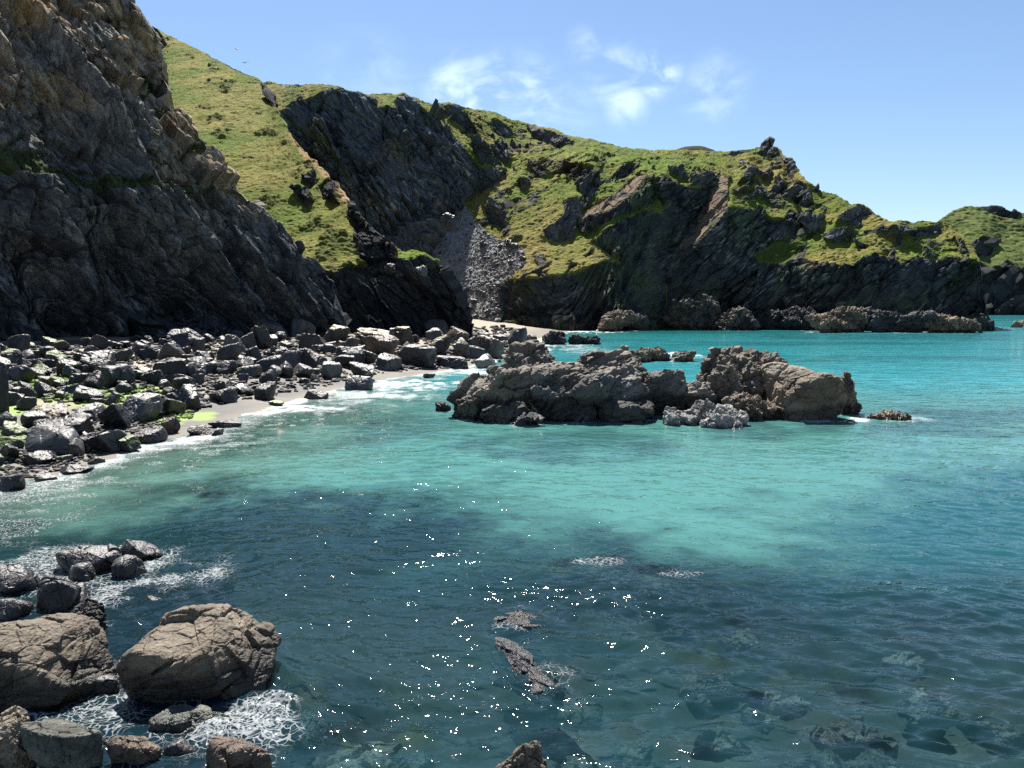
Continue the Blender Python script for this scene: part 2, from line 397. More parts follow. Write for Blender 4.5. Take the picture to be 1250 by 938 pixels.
# colours: albedo, with some haze, sunlight and shade painted in
n1 = fbm(V/14, 51, 4); n2 = fbm(V/3.2, 52, 4); n3 = fbm(V/40, 53, 3); n4 = fbm(S_/4, 54, 4)
G = np.zeros(V.shape)+np.array([.150, .150, .048])
G = mixc(G, [.205, .175, .075], sstep(-.05, .45, n1+.35*n2+.15)*.8)
G = mixc(G, [.085, .125, .026], sstep(0, .5, -n1*1.1+.5*n3+.1)*.8)
G = mixc(G, [.105, .160, .03], np.maximum(gr*.85, sstep(.0, .35, fbm(V/22, 55, 3)+.05)*.6))
G = mixc(G, [.17, .125, .075], sstep(.3, .5, fbm(V/5, 56, 4))*.7)
G = mixc(G, [.06, .075, .022], sstep(.1, .4, n2)*.55)
G = mixc(G, [.055, .085, .025], dg*.8)  # shade on the steep turf painted into its colour
G = mixc(G, [.20, .165, .075], sstep(620, 650, px)*sstep(770, 750, px)*sstep(280, 300, py)*.55)
R = np.zeros(V.shape)+np.array([.085, .083, .080])
R = mixc(R, [.15, .135, .11], sstep(.0, .5, n4)*.7)
R = mixc(R, [.03, .031, .034], sstep(.05, .4, n2-.2*n1)*.7)
R = mixc(R, [.21, .20, .185], sstep(.2, .5, fbm(S_/[2.2, 2.2, 1.1], 57, 3))*.35)
R = mixc(R, [.085, .098, .108], sstep(640, 560, px)*.7)  # blue haze over the recess put into the rock colour
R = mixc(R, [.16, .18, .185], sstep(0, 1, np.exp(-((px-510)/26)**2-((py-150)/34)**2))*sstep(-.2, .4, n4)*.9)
R = mixc(R, [.085, .095, .035], sstep(.15, .45, n1-.1)*.55*cl)
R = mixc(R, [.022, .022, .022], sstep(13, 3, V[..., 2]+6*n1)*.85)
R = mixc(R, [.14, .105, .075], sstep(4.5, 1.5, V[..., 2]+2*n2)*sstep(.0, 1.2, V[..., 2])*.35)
R = mixc(R, [.24, .18, .12], np.maximum(strip, scarp*.8)*sstep(-.3, .3, n2)*.8)
R = mixc(R, [.16, .13, .09], rk*.3*sstep(-.2, .3, n2))
G = G*[.93, .92, .68]; R = R*[.27, .295, .33]
R = mixc(R, [.05, .062, .032], .7*cl*sstep(640, 700, px)*sstep(.05, .4, fbm(V/11, 58, 3)+.1)*.7)
bb = fbm(S_*np.array([1.2, .5, 2.6]), 59, 4); bw = .12+.5*sstep(0, .4, fbm(V/12, 60, 3)); R = mixc(R, [.17, .16, .145], sstep(.08, .5, bb)*bw); R = mixc(R, [.03, .03, .033], sstep(.08, .5, -bb)*bw)
R = R*(1.7+1.2*rk+1.6*sstep(640, 560, px)*(py > 100)*cl)[..., None]  # recess cliff lightened in colour for the haze
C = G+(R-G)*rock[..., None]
C = mixc(C, [.175, .130, .088], strip*sstep(-.35, .15, n2+.15)*.9); C = mixc(C, [.105, .088, .062], scarp*sstep(-.3, .2, n2)*.8)  # strip: sunlight put into a light earth colour; scarp: bare earth
SCC = np.zeros(V.shape)+np.array([.33, .335, .34]); SCC = mixc(SCC, [.30, .29, .28], sstep(.5, .9, gv1)*big); SCC = mixc(SCC, [.09, .09, .094], sstep(.5, .1, gv2)*.5)*.75
C = C+(SCC-C)*(sc_*(1-rock))[..., None]
C *= (1+.25*(v3-.5)*rock)[..., None]
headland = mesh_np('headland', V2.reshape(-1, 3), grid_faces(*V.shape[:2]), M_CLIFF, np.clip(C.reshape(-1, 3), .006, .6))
tag(headland, 'long grassy hillside with dark cliffs and a grey scree chute round the back of the cove', 'headland', kind='structure')
HEAD_V = V2; HEAD_PX = px; HEAD_PY = py; HEAD_ROCK = rock; HEAD_SC = sc_; HEAD_N = N

# --- the green ridge between the big cliff and the cove ----------------------
B_SKY = [(100,-20),(150,0),(165,12),(180,28),(200,41),(230,55),(260,70),(290,85),(310,94),(325,103),(334,125),(345,146),(358,168),(375,188),(400,212),(415,232),(430,250),(445,268),(462,284),(480,299),(490,306),(505,306),(517,308),(530,318),(543,334),(553,352),(561,370),(568,385),(574,398)]
B_BASE = [(100,412),(380,406),(450,404),(520,402),(574,400)]
B_Y0 = [(100,118),(300,126),(400,130),(480,138),(530,143),(574,148)]
B_ROCK = [
 [(100,412),(330,412),(395,330),(408,336),(420,330),(440,322),(470,318),(484,314),(494,318),(520,312),(580,360),(590,412)],
 [(428,245),(445,262),(480,298),(486,308),(478,322),(455,322),(440,315),(432,300),(430,280),(424,262)],
 [(372,216),(384,208),(388,222),(378,232),(368,226)], [(390,228),(404,216),(414,232),(418,250),(404,248),(394,240)], [(362,232),(374,234),(384,246),(376,256),(364,246)],
 [(320,100),(330,108),(338,126),(332,128),(322,116)],[(150,-10),(186,30),(205,55),(196,62),(170,40),(140,0)],
]
def B_m(X, Y):
    m = np.full(X.shape, .60)
    c = soft(X, Y, B_ROCK, 1.5); m = np.exp(lerp(np.log(m), math.log(3.6), c))
    return m
nx, ny = 560, 480
V, px, py = relief(100, 574, nx, ny, B_SKY, B_BASE, B_Y0, B_m, [(2, -.4), (6, -3), (14, -16), (30, -60)], wh=.14, iters=700)
N = grid_normals(V)
if N[ny//2, :, 1].mean() > 0: N = -N
e1 = fbm(V/4, 103, 4); rk = soft(px, py, B_ROCK, 2.0)
rock = sstep(.35, .65, rk+.6*e1*(rk > .02)*(rk < .98))
S_ = strata(V, math.radians(-50), 2.4)
f1, c1, v1 = facets(S_/6.0, 105, 1.2); f2, c2, v2 = facets(S_/2.4+7, 106, 1.2); f3, c3, v3 = facets(S_/1.0+3, 108, 1.1)
bush = sstep(.1, .35, fbm(V/6, 111, 3)-.15+.35*sstep(250, 330, py)*sstep(370, 420, px))
disp = rock*(1.9*f1+.9*f2+.4*f3-.3*sstep(.12, 0, c2)-.15*sstep(.12, 0, c3)+.8*fbm(V/12, 109, 3))
disp = disp+(1-rock)*(.8*fbm(V/8, 121, 3)+.3*fbm(V/1.9, 122, 3)+.22*np.abs(vnoise(V/.8, 123))+bush*(.7*np.abs(vnoise(V/1.6, 124))+.3*np.abs(vnoise(V/.7, 125))))
edge = np.zeros(px.shape); skyv = np.interp(px, *zip(*B_SKY))
edge = sstep(13, 4, py-skyv+5*e1)*sstep(345, 365, px)*sstep(490, 470, px)
V2 = V+N*disp[..., None]
n1 = fbm(V/12, 151, 4); n2 = fbm(V/2.5, 152, 4); n3 = fbm(V/30, 153, 3); n4 = fbm(S_/3, 154, 4)
G = np.zeros(V.shape)+np.array([.150, .158, .048])
G = mixc(G, [.21, .19, .075], sstep(0, .45, n1+.3*n2+.1)*.75)
G = mixc(G, [.085, .135, .026], sstep(0, .5, -n1*1.1+.5*n3+.12)*.8)
G = mixc(G, [.055, .07, .022], bush*.7)
G = mixc(G, [.06, .08, .025], sstep(.15, .45, n2)*.45)
G = mixc(G, [.33, .235, .15], edge)
G = mixc(G, [.12, .19, .03], sstep(484, 494, px)*.9)
R = np.zeros(V.shape)+np.array([.075, .072, .068]); R = mixc(R, [.14, .12, .09], sstep(.0, .5, n4)*.7); bb = fbm(S_*np.array([1.5, .7, 3.5]), 158, 4); R = mixc(R, [.22, .205, .18], sstep(.08, .4, bb)*.6); R = mixc(R, [.03, .03, .032], sstep(16, 6, V[..., 2]+5*n1)*.7); R = R*1.5
G = G*[.93, .92, .68]; R = R*[.27, .295, .33]
C = G+(R-G)*rock[..., None]; C *= (1+.25*(v3-.5)*rock)[..., None]
spur = mesh_np('grassy_ridge', V2.reshape(-1, 3), grid_faces(*V.shape[:2]), M_CLIFF, np.clip(C.reshape(-1, 3), .006, .6))
tag(spur, 'steep green turf ridge ending in a black rock nose above the boulder beach', 'ridge', kind='structure')

# --- the big shaded cliff above the beach -----------------------------------
A_SKY = [(-330,-420),(-100,-330),(60,-160),(110,-60),(138,-14),(150,2),(160,12),(168,22),(180,32),(186,42),(192,56),(198,66),(205,84),(210,108),(214,128),(222,140),(234,155),(242,170),(258,186),(270,200),(285,214),(300,232),(318,252),(335,268),(352,284),(368,298),(378,310),(388,322),(396,334),(402,348),(404,362),(400,372),(404,380),(408,392),(412,404)]
A_BASE = [(-330,450),(0,432),(200,424),(380,410),(412,406)]
A_Y0 = [(-330,66),(0,84),(100,92),(200,101),(300,111),(380,119),(412,124)]
A_STEEP = [[(-330,480),(-330,300),(-60,240),(0,215),(60,200),(120,205),(170,225),(220,235),(250,225),(300,280),(350,330),(380,370),(420,420)]]
A_EASY = [[(205,110),(240,165),(290,220),(330,262),(372,304),(360,308),(320,280),(280,245),(248,210),(215,165),(195,120)], [(95,0),(125,20),(150,50),(175,90),(195,130),(215,170),(190,160),(160,110),(120,60),(80,20)], [(-60,-40),(0,-10),(25,40),(55,85),(85,120),(50,105),(20,70),(-20,30)], [(-20,190),(60,205),(150,218),(240,224),(240,234),(150,230),(60,218),(-20,205)]]
def A_m(X, Y):
    m = np.full(X.shape, 1.82)
    m = np.exp(lerp(np.log(m), math.log(4.5), soft(X, Y, A_STEEP, 10)))
    m = np.exp(lerp(np.log(m), math.log(1.0), soft(X, Y, A_EASY, 5)))
    return m
nx, ny = 700, 620
V, px, py = relief(-330, 412, nx, ny, A_SKY, A_BASE, A_Y0, A_m, [(1.5, -.6), (5, -4), (12, -18), (24, -60)], gh_of=lambda X, Y: np.full(X.shape, .00092), wh=.5, step=3.0, iters=600)
# a gully and a cave mouth push into the wall, ribs stand out of it
def bumpy(cx, cy, rx, ry, ang):
    c, s = math.cos(ang), math.sin(ang); a = (px-cx)*c+(py-cy)*s; b = -(px-cx)*s+(py-cy)*c
    return np.exp(-(a/rx)**2-(b/ry)**2)
push = -7*bumpy(235, 372, 34, 24, .5) - 6*bumpy(160, 320, 60, 30, .9) - 4*bumpy(60, 350, 60, 22, 1.0) + 3.5*bumpy(265, 330, 95, 13, 1.0) + 2.5*bumpy(330, 345, 80, 11, .85) + 3*bumpy(110, 110, 130, 14, .95) - 3*bumpy(60, 150, 110, 18, .95) + 2.5*bumpy(20, 90, 90, 12, 1.0) - 4*bumpy(100, 395, 40, 20, .2)
N = grid_normals(V)
if N[ny//2, :, 1].mean() > 0: N = -N
V = V+N*push[..., None]
S_ = strata(V, math.radians(-56), 2.4)
e1 = fbm(V/3, 203, 4)
f0, c0, v0 = facets(S_/7.0+2, 204, 1.3); f1, c1, v1 = facets(S_/3.2, 205, 1.3); f2, c2, v2 = facets(S_/1.4+7, 206, 1.2); f3, c3, v3 = facets(S_/.65+3, 208, 1.1)
upper = sstep(300, 180, py)
disp = 1.9*f0+1.25*f1+.62*f2+.26*f3-.3*sstep(.14, 0, c1)-.16*sstep(.14, 0, c2)+1.1*fbm(V/10, 209, 3)
tgrass = soft(px, py, [[(-30,190),(60,202),(160,218),(240,224),(240,236),(150,232),(60,222),(-30,210)], [(195,225),(240,215),(245,235),(200,235)]], 5)
tgrass = np.maximum(tgrass, sstep(.25, .5, fbm(V/4, 230, 3)+.1)*.9*upper*sstep(70, 240, px)*(N[..., 2] > .35))
tgrass = sstep(.35, .65, tgrass*.85+.55*e1*(tgrass > .03))
disp = disp*(1-.4*tgrass)+tgrass*.4*np.abs(vnoise(V/.6, 223))
disp[0] = disp[1]*.5
V2 = V+N*disp[..., None]
n1 = fbm(V/9, 251, 4); n2 = fbm(V/2.0, 252, 4); n4 = fbm(S_/2.5, 254, 4)
upper = sstep(345, 120, py-.25*px+190*fbm(S_/11, 255, 3)+30)
R = np.zeros(V.shape)+np.array([.105, .098, .09])
R = mixc(R, [.17, .15, .125], sstep(.0, .5, n4)*.8)
och = sstep(.0, .4, fbm(V/7, 260, 4)+.28*np.exp(-((px-60)/90)**2-((py-110)/110)**2)+.12*upper-.08)
R = mixc(R, [.235, .155, .07], och*upper*.85*sstep(.1, .5, v1))
R = mixc(R, [.30, .27, .22], sstep(.25, .5, fbm(S_/[1.5, 1.5, .8], 258, 3))*.3*upper)
R = mixc(R, [.055, .058, .062], sstep(.0, .4, n2-.2*n1)*.6)
R = mixc(R, [.28, .19, .12], soft(px, py, [[(208,108),(240,165),(290,222),(335,268),(330,275),(285,240),(240,196),(214,150)]], 4)*sstep(-.1, .3, n2+.1)*.8)
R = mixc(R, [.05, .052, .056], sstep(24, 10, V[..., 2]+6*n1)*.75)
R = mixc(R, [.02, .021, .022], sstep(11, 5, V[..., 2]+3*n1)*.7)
R = mixc(R, [.19, .135, .075], upper*sstep(-.35, .25, n1+.3*n2)*.6)
bb = fbm(S_*np.array([1.6, .8, 4.0]), 259, 4); R = mixc(R, [.20, .18, .15], sstep(.08, .4, bb)*.55); R = mixc(R, [.03, .03, .033], sstep(.08, .4, -bb)*.5)
R = R*((1.05+.75*upper)[..., None]*(np.array([.92, 1.0, 1.1])+(np.array([1.0, 1.0, 1.0])-np.array([.92, 1.0, 1.1]))*upper[..., None]))  # upper wall lightened as if sunlit, foot tinted blue like shade
R = mixc(R, [.075, .08, .088], sstep(.05, .45, n4+.3*n2)*.55*(1-upper))  # bluish light on lower facets painted into the rock
C = mixc(R, [.040, .056, .014], tgrass*.85)
C *= (1+.4*(v2-.5)+.3*(v3-.5))[..., None]
cliff = mesh_np('cliff', V2.reshape(-1, 3), grid_faces(*V.shape[:2]), M_CLIFF, np.clip(C.reshape(-1, 3), .006, .6))
tag(cliff, 'towering fractured cliff of dark and ochre rock rising straight from the boulder beach', 'cliff', kind='structure')

# --- the next headland along the coast --------------------------------------
F_SKY = [(1120,290),(1150,268),(1165,258),(1178,253),(1190,254),(1205,253),(1215,251),(1225,253),(1240,259),(1260,262),(1300,268),(1380,285),(1450,330),(1480,384)]
F_BASE = [(1120,385.5),(1480,385.5)]
F_Y0 = [(1120,560),(1480,560)]
F_ROCK = [[(1110,392),(1110,330),(1190,318),(1210,330),(1230,318),(1250,330),(1280,330),(1500,340),(1500,392)], [(1196,254),(1220,250),(1245,260),(1240,268),(1210,262)], [(1180,300),(1200,290),(1222,292),(1210,310),(1190,318)]]
def F_m(X, Y):
    m = np.full(X.shape, .75); c = soft(X, Y, F_ROCK, 2); return np.exp(lerp(np.log(m), math.log(2.0), c))
nx, ny = 420, 200
V, px, py = relief(1120, 1480, nx, ny, F_SKY, F_BASE, F_Y0, F_m, [(10, -2), (60, -20), (140, -90)], wh=.2, iters=400)
N = grid_normals(V)
if N[ny//2, :, 1].mean() > 0: N = -N
rk = soft(px, py, F_ROCK, 3); e1 = fbm(V/12, 303, 4); rock = sstep(.35, .65, rk+.6*e1*(rk > .02)*(rk < .98))
S_ = strata(V, math.radians(40), 2.5)
f1, c1, v1 = facets(S_/14, 305, 1.2); f2, c2, v2 = facets(S_/6, 306, 1.2)
disp = rock*lerp(.25, 1, sstep(0, 12, py-np.interp(px, *zip(*F_SKY))))*(4.0*f1+2.2*f2+2*fbm(V/25, 309, 3))+(1-rock)*(2*fbm(V/18, 321, 3)+1.2*np.abs(vnoise(V/4, 322)))
V2 = V+N*disp[..., None]; n1 = fbm(V/20, 351, 4); n2 = fbm(V/6, 352, 4)
G = np.zeros(V.shape)+np.array([.095, .125, .05]); G = mixc(G, [.06, .085, .035], sstep(0, .4, n1)); G = mixc(G, [.16, .15, .08], sstep(.1, .5, n2)*.5)
R = np.zeros(V.shape)+np.array([.15, .14, .13]); R = mixc(R, [.08, .078, .075], sstep(0, .4, n2)); R = mixc(R, [.03, .03, .03], sstep(7, 3, V[..., 2])*.7)
G = G*[.93, .92, .68]; R = R*[.27, .295, .33]
C = G+(R-G)*rock[..., None]
farh = mesh_np('hills', V2.reshape(-1, 3), grid_faces(*V.shape[:2]), M_CLIFF, np.clip(C.reshape(-1, 3), .006, .6))
tag(farh, 'paler scrub topped headland across open water beyond the main headland', 'headland', kind='structure')

# --- the low round hilltop showing over the brow ----------------------------
c0 = P(842, 190, 430.); nx, ny = 60, 30
aa = np.linspace(-1, 1, nx); bb = np.linspace(-1, 1, ny); A_, B_ = np.meshgrid(aa, bb)
hz = np.sqrt(np.clip(1-A_**2*.98-B_**2*.98, 0, 1))
V = np.stack([c0[0]+A_*17+B_*0, c0[1]+25*B_, c0[2]-6+hz*10.0+.4*fbm(np.stack([A_*5, B_*5, 0*A_], -1), 5, 3)], -1)
Cc = np.zeros(V.shape)+np.array([.03, .032, .016]); Cc = mixc(Cc, [.018, .022, .012], sstep(-.1, .3, fbm(V/4, 8, 3)))
knoll = mesh_np('hilltop', V.reshape(-1, 3), grid_faces(ny, nx), M_CLIFF, Cc.reshape(-1, 3), smooth=True)
tag(knoll, 'small dark rounded hilltop peeping over the grassy skyline', 'hill', kind='structure')
# ------------------------------------------------------------------ shore, sand and sea bed
SHORE_PX = [(-260,700),(-160,650),(0,601),(60,583),(130,563),(200,541),(260,521),(330,498),(400,479),(450,467),(520,457),(560,450),(600,442),(636,429),(662,412),(700,402.5),(760,399.5),(830,399)]
SHORE = [tuple(PZ(a, b)[:2]) for a, b in SHORE_PX]
LAND = SHORE + [(60, 262), (90, 262), (120, 255), (160, 245), (220, 500), (-700, 700), (-700, 20)]
def land_d(x, y): return sdpoly(x, y, LAND)
def ground_z(x, y):
    d = land_d(x, y)
    q = np.stack([x, y, 0*x], -1)
    d = d + 1.1*fbm(q/6, 61, 2)
    z = np.where(d > 0, np.minimum(.10*d, .6+.075*d), .055*d)
    z = np.minimum(z, 4.2)
    deep = -1.1-1.6*sstep(0, 14, -d)-2.5*sstep(20, 120, -d)
    z = np.where(d < 0, np.maximum(z, deep), z)
    return z + .12*fbm(q/2.2, 62, 3)*sstep(.3, -.3, -np.abs(z)+.2) + .05*fbm(q/1.0, 63, 2)
def hit_ground(px, py):
    """where the line of sight of a photo pixel meets the beach or the water"""
    v = PZ(px, py, 0.0)
    Ys = np.linspace(max(6, v[1]*.45), v[1], 240)
    p = P(px, py, Ys)
    g = np.maximum(ground_z(p[:, 0], p[:, 1]), 0)
    k = np.argmax(p[:, 2] <= g+1e-3)
    if p[k, 2] > g[k]+1e-2: k = len(Ys)-1
    return p[k], g[k]

pyr = np.concatenate([np.linspace(1500, 560, 150), np.linspace(555, 374.5, 330)])
yy = np.concatenate([[-40, -15, -4, 2.5, 4], (CAM_H/(-elev(pyr)))]); uu = np.linspace(-1.25, 1.25, 430)
Yg, Ug = np.meshgrid(yy, uu, indexing='ij'); Xg = Ug*np.maximum(Yg, 26)
Zg = ground_z(Xg, Yg)
V = np.stack([Xg, Yg, Zg], -1); q = V*[1, 1, 0]
dd = land_d(Xg, Yg)
n1 = fbm(q/5, 71, 4); n2 = fbm(q/1.3, 72, 3); f1, c1, v1 = facets(q/[.8, .8, 1]+.5, 73, .5)
C = np.zeros(V.shape)+np.array([.165, .142, .105]); C = mixc(C, [.07, .062, .05], sstep(1.5, .3, Zg)*.8)
C = mixc(C, [.035, .034, .034], sstep(-.25, .1, n1+.4*n2)*sstep(.3, 2.0, dd)*sstep(150, 130, Yg)*.85)
# patches of bright weed on the wet upper shore
pxg, pyg, _ = project(V)
def patch(cx, cy, rx, ry):
    c = hit_ground(cx, cy)[0]; s = c[1]/FOC
    return np.exp(-((Xg-c[0])/(rx*s))**2-((Yg-c[1])/(ry*s*c[1]/CAM_H*1.0))**2)
WEED = [(60,470,55,16,1),(95,478,45,12,1),(30,500,40,16,.9),(170,480,30,10,.9),(210,512,26,9,1),(245,508,22,7,.8),(150,500,50,12,.8),(20,530,30,14,.9),(110,545,40,9,.9),(290,455,16,6,.5),(340,452,16,5,.4),(200,462,20,8,.6)]
weed = 0
for a in WEED:
    weed = np.maximum(weed, patch(*a[:4])*a[4])
weed = sstep(.35, .6, weed+.45*n2+.2*n1)
C = mixc(C, [.13, .21, .018], weed*.9)
rocky = sstep(-.05, .3, n1+.3*n2+.1)
bed = np.where(dd[..., None] < 0, mixc(mixc(np.zeros(V.shape)+np.array([.34, .33, .25]), [.10, .105, .085], sstep(46, 36, Yg)), [.02, .02, .013], rocky*sstep(60, 45, Yg)), C)
bed = mixc(bed, [.10, .10, .04], (v1 > .72)*(dd < 0)*rocky*sstep(45, 35, Yg)*.9)
V[..., 2] += np.where(dd < 0, (.45*f1+.3*n1)*sstep(-2, -5, dd)*sstep(60, 45, Yg)*rocky, 0)
beach = mesh_np('beach', V.reshape(-1, 3), grid_faces(*V.shape[:2]), M_SAND, np.clip(bed.reshape(-1, 3), .01, .6), smooth=True)
tag(beach, 'wet sand of the cove with bright green weed sloping under the sea as its bed', 'beach', kind='structure')

# ------------------------------------------------------------------ the sea
def make_sea(foam_rocks):
    # rows and columns get wider with distance so the swell keeps its detail near the camera
    pyr = np.concatenate([np.linspace(1800, 1010, 90), np.arange(1008, 420, -.8), np.arange(420, 373.2, -.5)])
    yy = np.concatenate([[-40, -15, -5, 0, 2], CAM_H/(-elev(pyr))]); uu = np.linspace(-1.0, 1.02, 1200)
    Y, U = np.meshgrid(yy, uu, indexing='ij'); X = U*np.maximum(Y, 24)
    gap = np.maximum(np.gradient(yy)[:, None]*1.0, np.maximum(Y, 24)*(uu[1]-uu[0]))+0*X
    q = np.stack([X, Y, 0*X], -1)
    warp = np.stack([fbm(q/7, 401, 2), fbm(q/7, 402, 2)], -1)*1.3
    Xw = X+warp[..., 0]; Yw = Y+warp[..., 1]
    rng = np.random.default_rng(5); Z = np.zeros(X.shape)
    lam = np.concatenate([np.geomspace(.24, .55, 14), np.geomspace(.5, 1.1, 26), np.geomspace(1.1, 3.2, 16), np.geomspace(3.5, 9, 6)])
    gust = .75+.5*fbm(q/11, 405, 3); patchy = .45+1.05*sstep(-.15, .35, fbm(q/[3.5, 1.8, 1], 406, 3))
    for L in lam:
        th = math.radians(-100)+rng.normal(0, .42); k = 2*math.pi/L; ph = rng.uniform(0, 6.28)
        amp = .0122*L*(1.1 if L < .5 else 1.25 if L < 1.15 else .45 if L < 3.3 else .22)
        ps = k*(math.cos(th)*Xw+math.sin(th)*Yw)+ph; s = np.sin(ps+.45*np.cos(ps))
        fade = sstep(2.2, 4.5, L/gap)
        if fade.max() < .01: continue
        Z += (patchy if L < .6 else 1)*amp*fade*(np.exp(1.2*(s-1))*2.2-.8)
    Z *= gust*(1-.60*sstep(14, 28, Y))
    d = land_d(X, Y); Z *= .45+.55*sstep(.5, -6, d)
    n1 = fbm(q/9, 411, 4); n2 = fbm(q/2.6, 412, 4); n3 = fbm(q/.8, 413, 3); n4 = fbm(q/[60, 14, 1], 414, 3)
    dnear = 9e9+0*X
    for (x, y, r, w) in foam_rocks:
        kk = (np.abs(X-x) < r+8) & (np.abs(Y-y) < r+8)
        if kk.any(): dnear[kk] = np.minimum(dnear[kk], (np.hypot(X[kk]-x, Y[kk]-y)-r)/w)
    # what lies under the surface, and darker patches, laid out on the sea itself
    def zone(pts, s): 
        pl = [tuple(PZ(a, b)[:2]) for a, b in pts]
        return sstep(-s, s, sdpoly(X+warp[..., 0]*2.2, Y+warp[..., 1]*2.2, pl)+n2*s*.9+n3*s*.35)
    ROCKY = [(-400,680),(-100,652),(60,628),(180,606),(300,604),(420,610),(560,618),(700,634),(830,656),(920,674),(985,662),(1030,618),(1085,584),(1180,566),(1500,580),(1900,1500),(-900,1500)]
    rocky = np.clip(zone(ROCKY, 4.2)*(1-.5*sstep(.12, .5, n1+.35*n2)*sstep(20, 26, Y))+.0, 0, 1)
    C = np.zeros(X.shape+(3,))+np.array([.030, .225, .255])                      # open turquoise water
    C = mixc(C, [.050, .138, .120], sstep(85, 52, Y+4*n1)*.9)                           # green over shallow sand
    C = mixc(C, [.013, .125, .108], sstep(150, 215, Y)*sstep(40, -10, X-60)*.6)
    C = mixc(C, [.075, .118, .095], sstep(-16, -1, d+2*n2)*sstep(90, 60, Y)*.8)           # milky near the beach
    C = mixc(C, [.007, .065, .08], sstep(.05, .4, n4+.25*n2)*.45*sstep(45, 60, Y))
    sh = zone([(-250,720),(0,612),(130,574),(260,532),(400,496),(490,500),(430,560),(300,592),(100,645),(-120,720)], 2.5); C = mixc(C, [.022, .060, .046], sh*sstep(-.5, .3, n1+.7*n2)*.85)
    dk = np.maximum.reduce([zone([(560,548),(600,530),(720,530),(820,545),(800,570),(660,575)], 1.5)*.55, zone([(1060,512),(1120,500),(1250,503),(1400,510),(1400,535),(1200,535),(1090,540)], 2.5)*.55, zone([(400,520),(520,506),(600,520),(560,540),(430,540)], 1.8)*.35, zone([(500,580),(590,570),(600,590),(520,596)], 1.2)*.45, zone([(870,508),(1050,516),(1000,535),(880,540)], 1.2)*.55, zone([(380,490),(470,488),(440,505),(370,508)], 1.)*.25, zone([(930,408),(1230,408),(1230,416),(930,414)], 6)*.4])  # darker patches on the turquoise, before the islet and elsewhere
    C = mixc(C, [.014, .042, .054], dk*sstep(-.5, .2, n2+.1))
    mid = zone([(985,700),(1030,618),(1085,584),(1180,566),(1500,580),(1500,700),(1250,745),(1100,760)], 3)
    deepc = mixc(np.zeros(C.shape)+np.array([.0055, .0220, .0275]), [.010, .060, .070], mid*.9)
    deepc = mixc(deepc, [.010, .034, .023], sstep(-6, -18, X+.2*Y)*sstep(20, 28, Y)*.8)
    deepc = mixc(deepc, [.007, .034, .040], sstep(.05, .4, n1+.3*n2)*.6)
    C = C+(deepc-C)*rocky[..., None]
    op = lerp(.96, .90, rocky); op = lerp(op, .45, sstep(-5, -1, d)*.8); op = op - .34*sstep(27, 16, Y)
    nl = zone([(-300,690),(200,700),(335,745),(350,860),(330,1100),(-300,1100)], .8); C = mixc(C, [.004, .013, .019], nl*.9); op = lerp(op, .86, nl)
    # thinner water lies over the drowned rocks
    for (x, y, r) in SUNK:
        g = np.exp(-(((X-x)**2+((Y-y)*1.1)**2)/(r*r))**2)
        op = op-(op-.22)*g*.9*sstep(-.6, .1, n3+.6*n2+.2)
    # foam: the broken edge on the beach and the wash round the rocks, with sun glitter painted in as foam
    wob = 1.6*n1+1.2*n2+.5*n3
    band = sstep(-2.6, -.6, d+wob)*sstep(5, 2.5, d)*lerp(.6, 1, sstep(-.3, .3, n2+.5*n3))
    lace = sstep(-9, -2.0, d+2.2*wob)*sstep(.0, .35, n3+.5*n2)*.55
    near = sstep(20, 40, Y)
    foam = np.maximum(band*lerp(.45, .75, near), lace*lerp(.6, 1, near))
    ring = sstep(1.0, .0, dnear+.7*n2+.5*n3)*lerp(.3, .7, sstep(25, 45, Y))*sstep(-.25, .2, n3+.3*n2)
    foam = np.maximum(foam, ring)
    for (cx, cy, rx, ry, a) in [(185,708,95,44,.6),(60,695,90,40,.5),(310,888,95,40,.6),(120,880,90,40,.45),(20,640,120,30,.35),(672,832,34,22,.22),(150,640,70,16,.12),(600,455,70,9,.75),(470,478,90,16,.7),(700,402,75,5,1.),(835,434,26,5,.9),(1050,511,32,6,.8),(1100,511,45,6,.6),(60,600,90,26,.5),(670,765,40,9,.4),(740,688,50,7,.45),(830,705,40,8,.35),(655,420,30,10,.8),(710,425,40,9,.6),(25,700,40,25,.25),(470,470,120,10,.8),(360,500,70,7,.8),(420,487,90,10,.6)]:  # patches by the near boulders and the near shore stand for sun glitter
        c = PZ(cx, cy); s = c[1]/FOC
        g = np.exp(-((X-c[0])/(rx*s))**2-((Y-c[1])/(ry*s*c[1]/CAM_H))**2)
        foam = np.maximum(foam, sstep(.3, .9, g*(1.0+.9*n3+.9*n2))*a)
    Z += foam*.05*n3
    V = np.stack([X, Y, Z], -1)
    m = new_mat('sea_water'); t = NT(m)
    out = t.add('ShaderNodeOutputMaterial'); at = t.add('ShaderNodeAttribute', attribute_name='Col'); fo = t.add('ShaderNodeAttribute', attribute_name='foam')
    geo = t.add('ShaderNodeNewGeometry'); 
    mp = t.add('ShaderNodeMapping'); mp.inputs['Scale'].default_value = (.75, 1.25, 1); mp.inputs['Rotation'].default_value = (0, 0, .25)
    t.link(geo.outputs['Position'], mp.inputs[0])
    a1 = t.add('ShaderNodeTexNoise', i_Scale=3.2, i_Detail=2.0, i_Roughness=.6, i_Distortion=.4); t.link(mp.outputs[0], a1.inputs['Vector'])
    a2 = t.add('ShaderNodeTexNoise', i_Scale=.45, i_Detail=3.0, i_Roughness=.6, i_Distortion=.6); t.link(mp.outputs[0], a2.inputs['Vector'])
    b2 = t.add('ShaderNodeBump', i_Strength=.4, i_Distance=.55); t.link(a2.outputs[0], b2.inputs['Height'])
    b1 = t.add('ShaderNodeBump', i_Strength=.55, i_Distance=.07); t.link(a1.outputs[0], b1.inputs['Height']); t.link(b2.outputs[0], b1.inputs['Normal'])
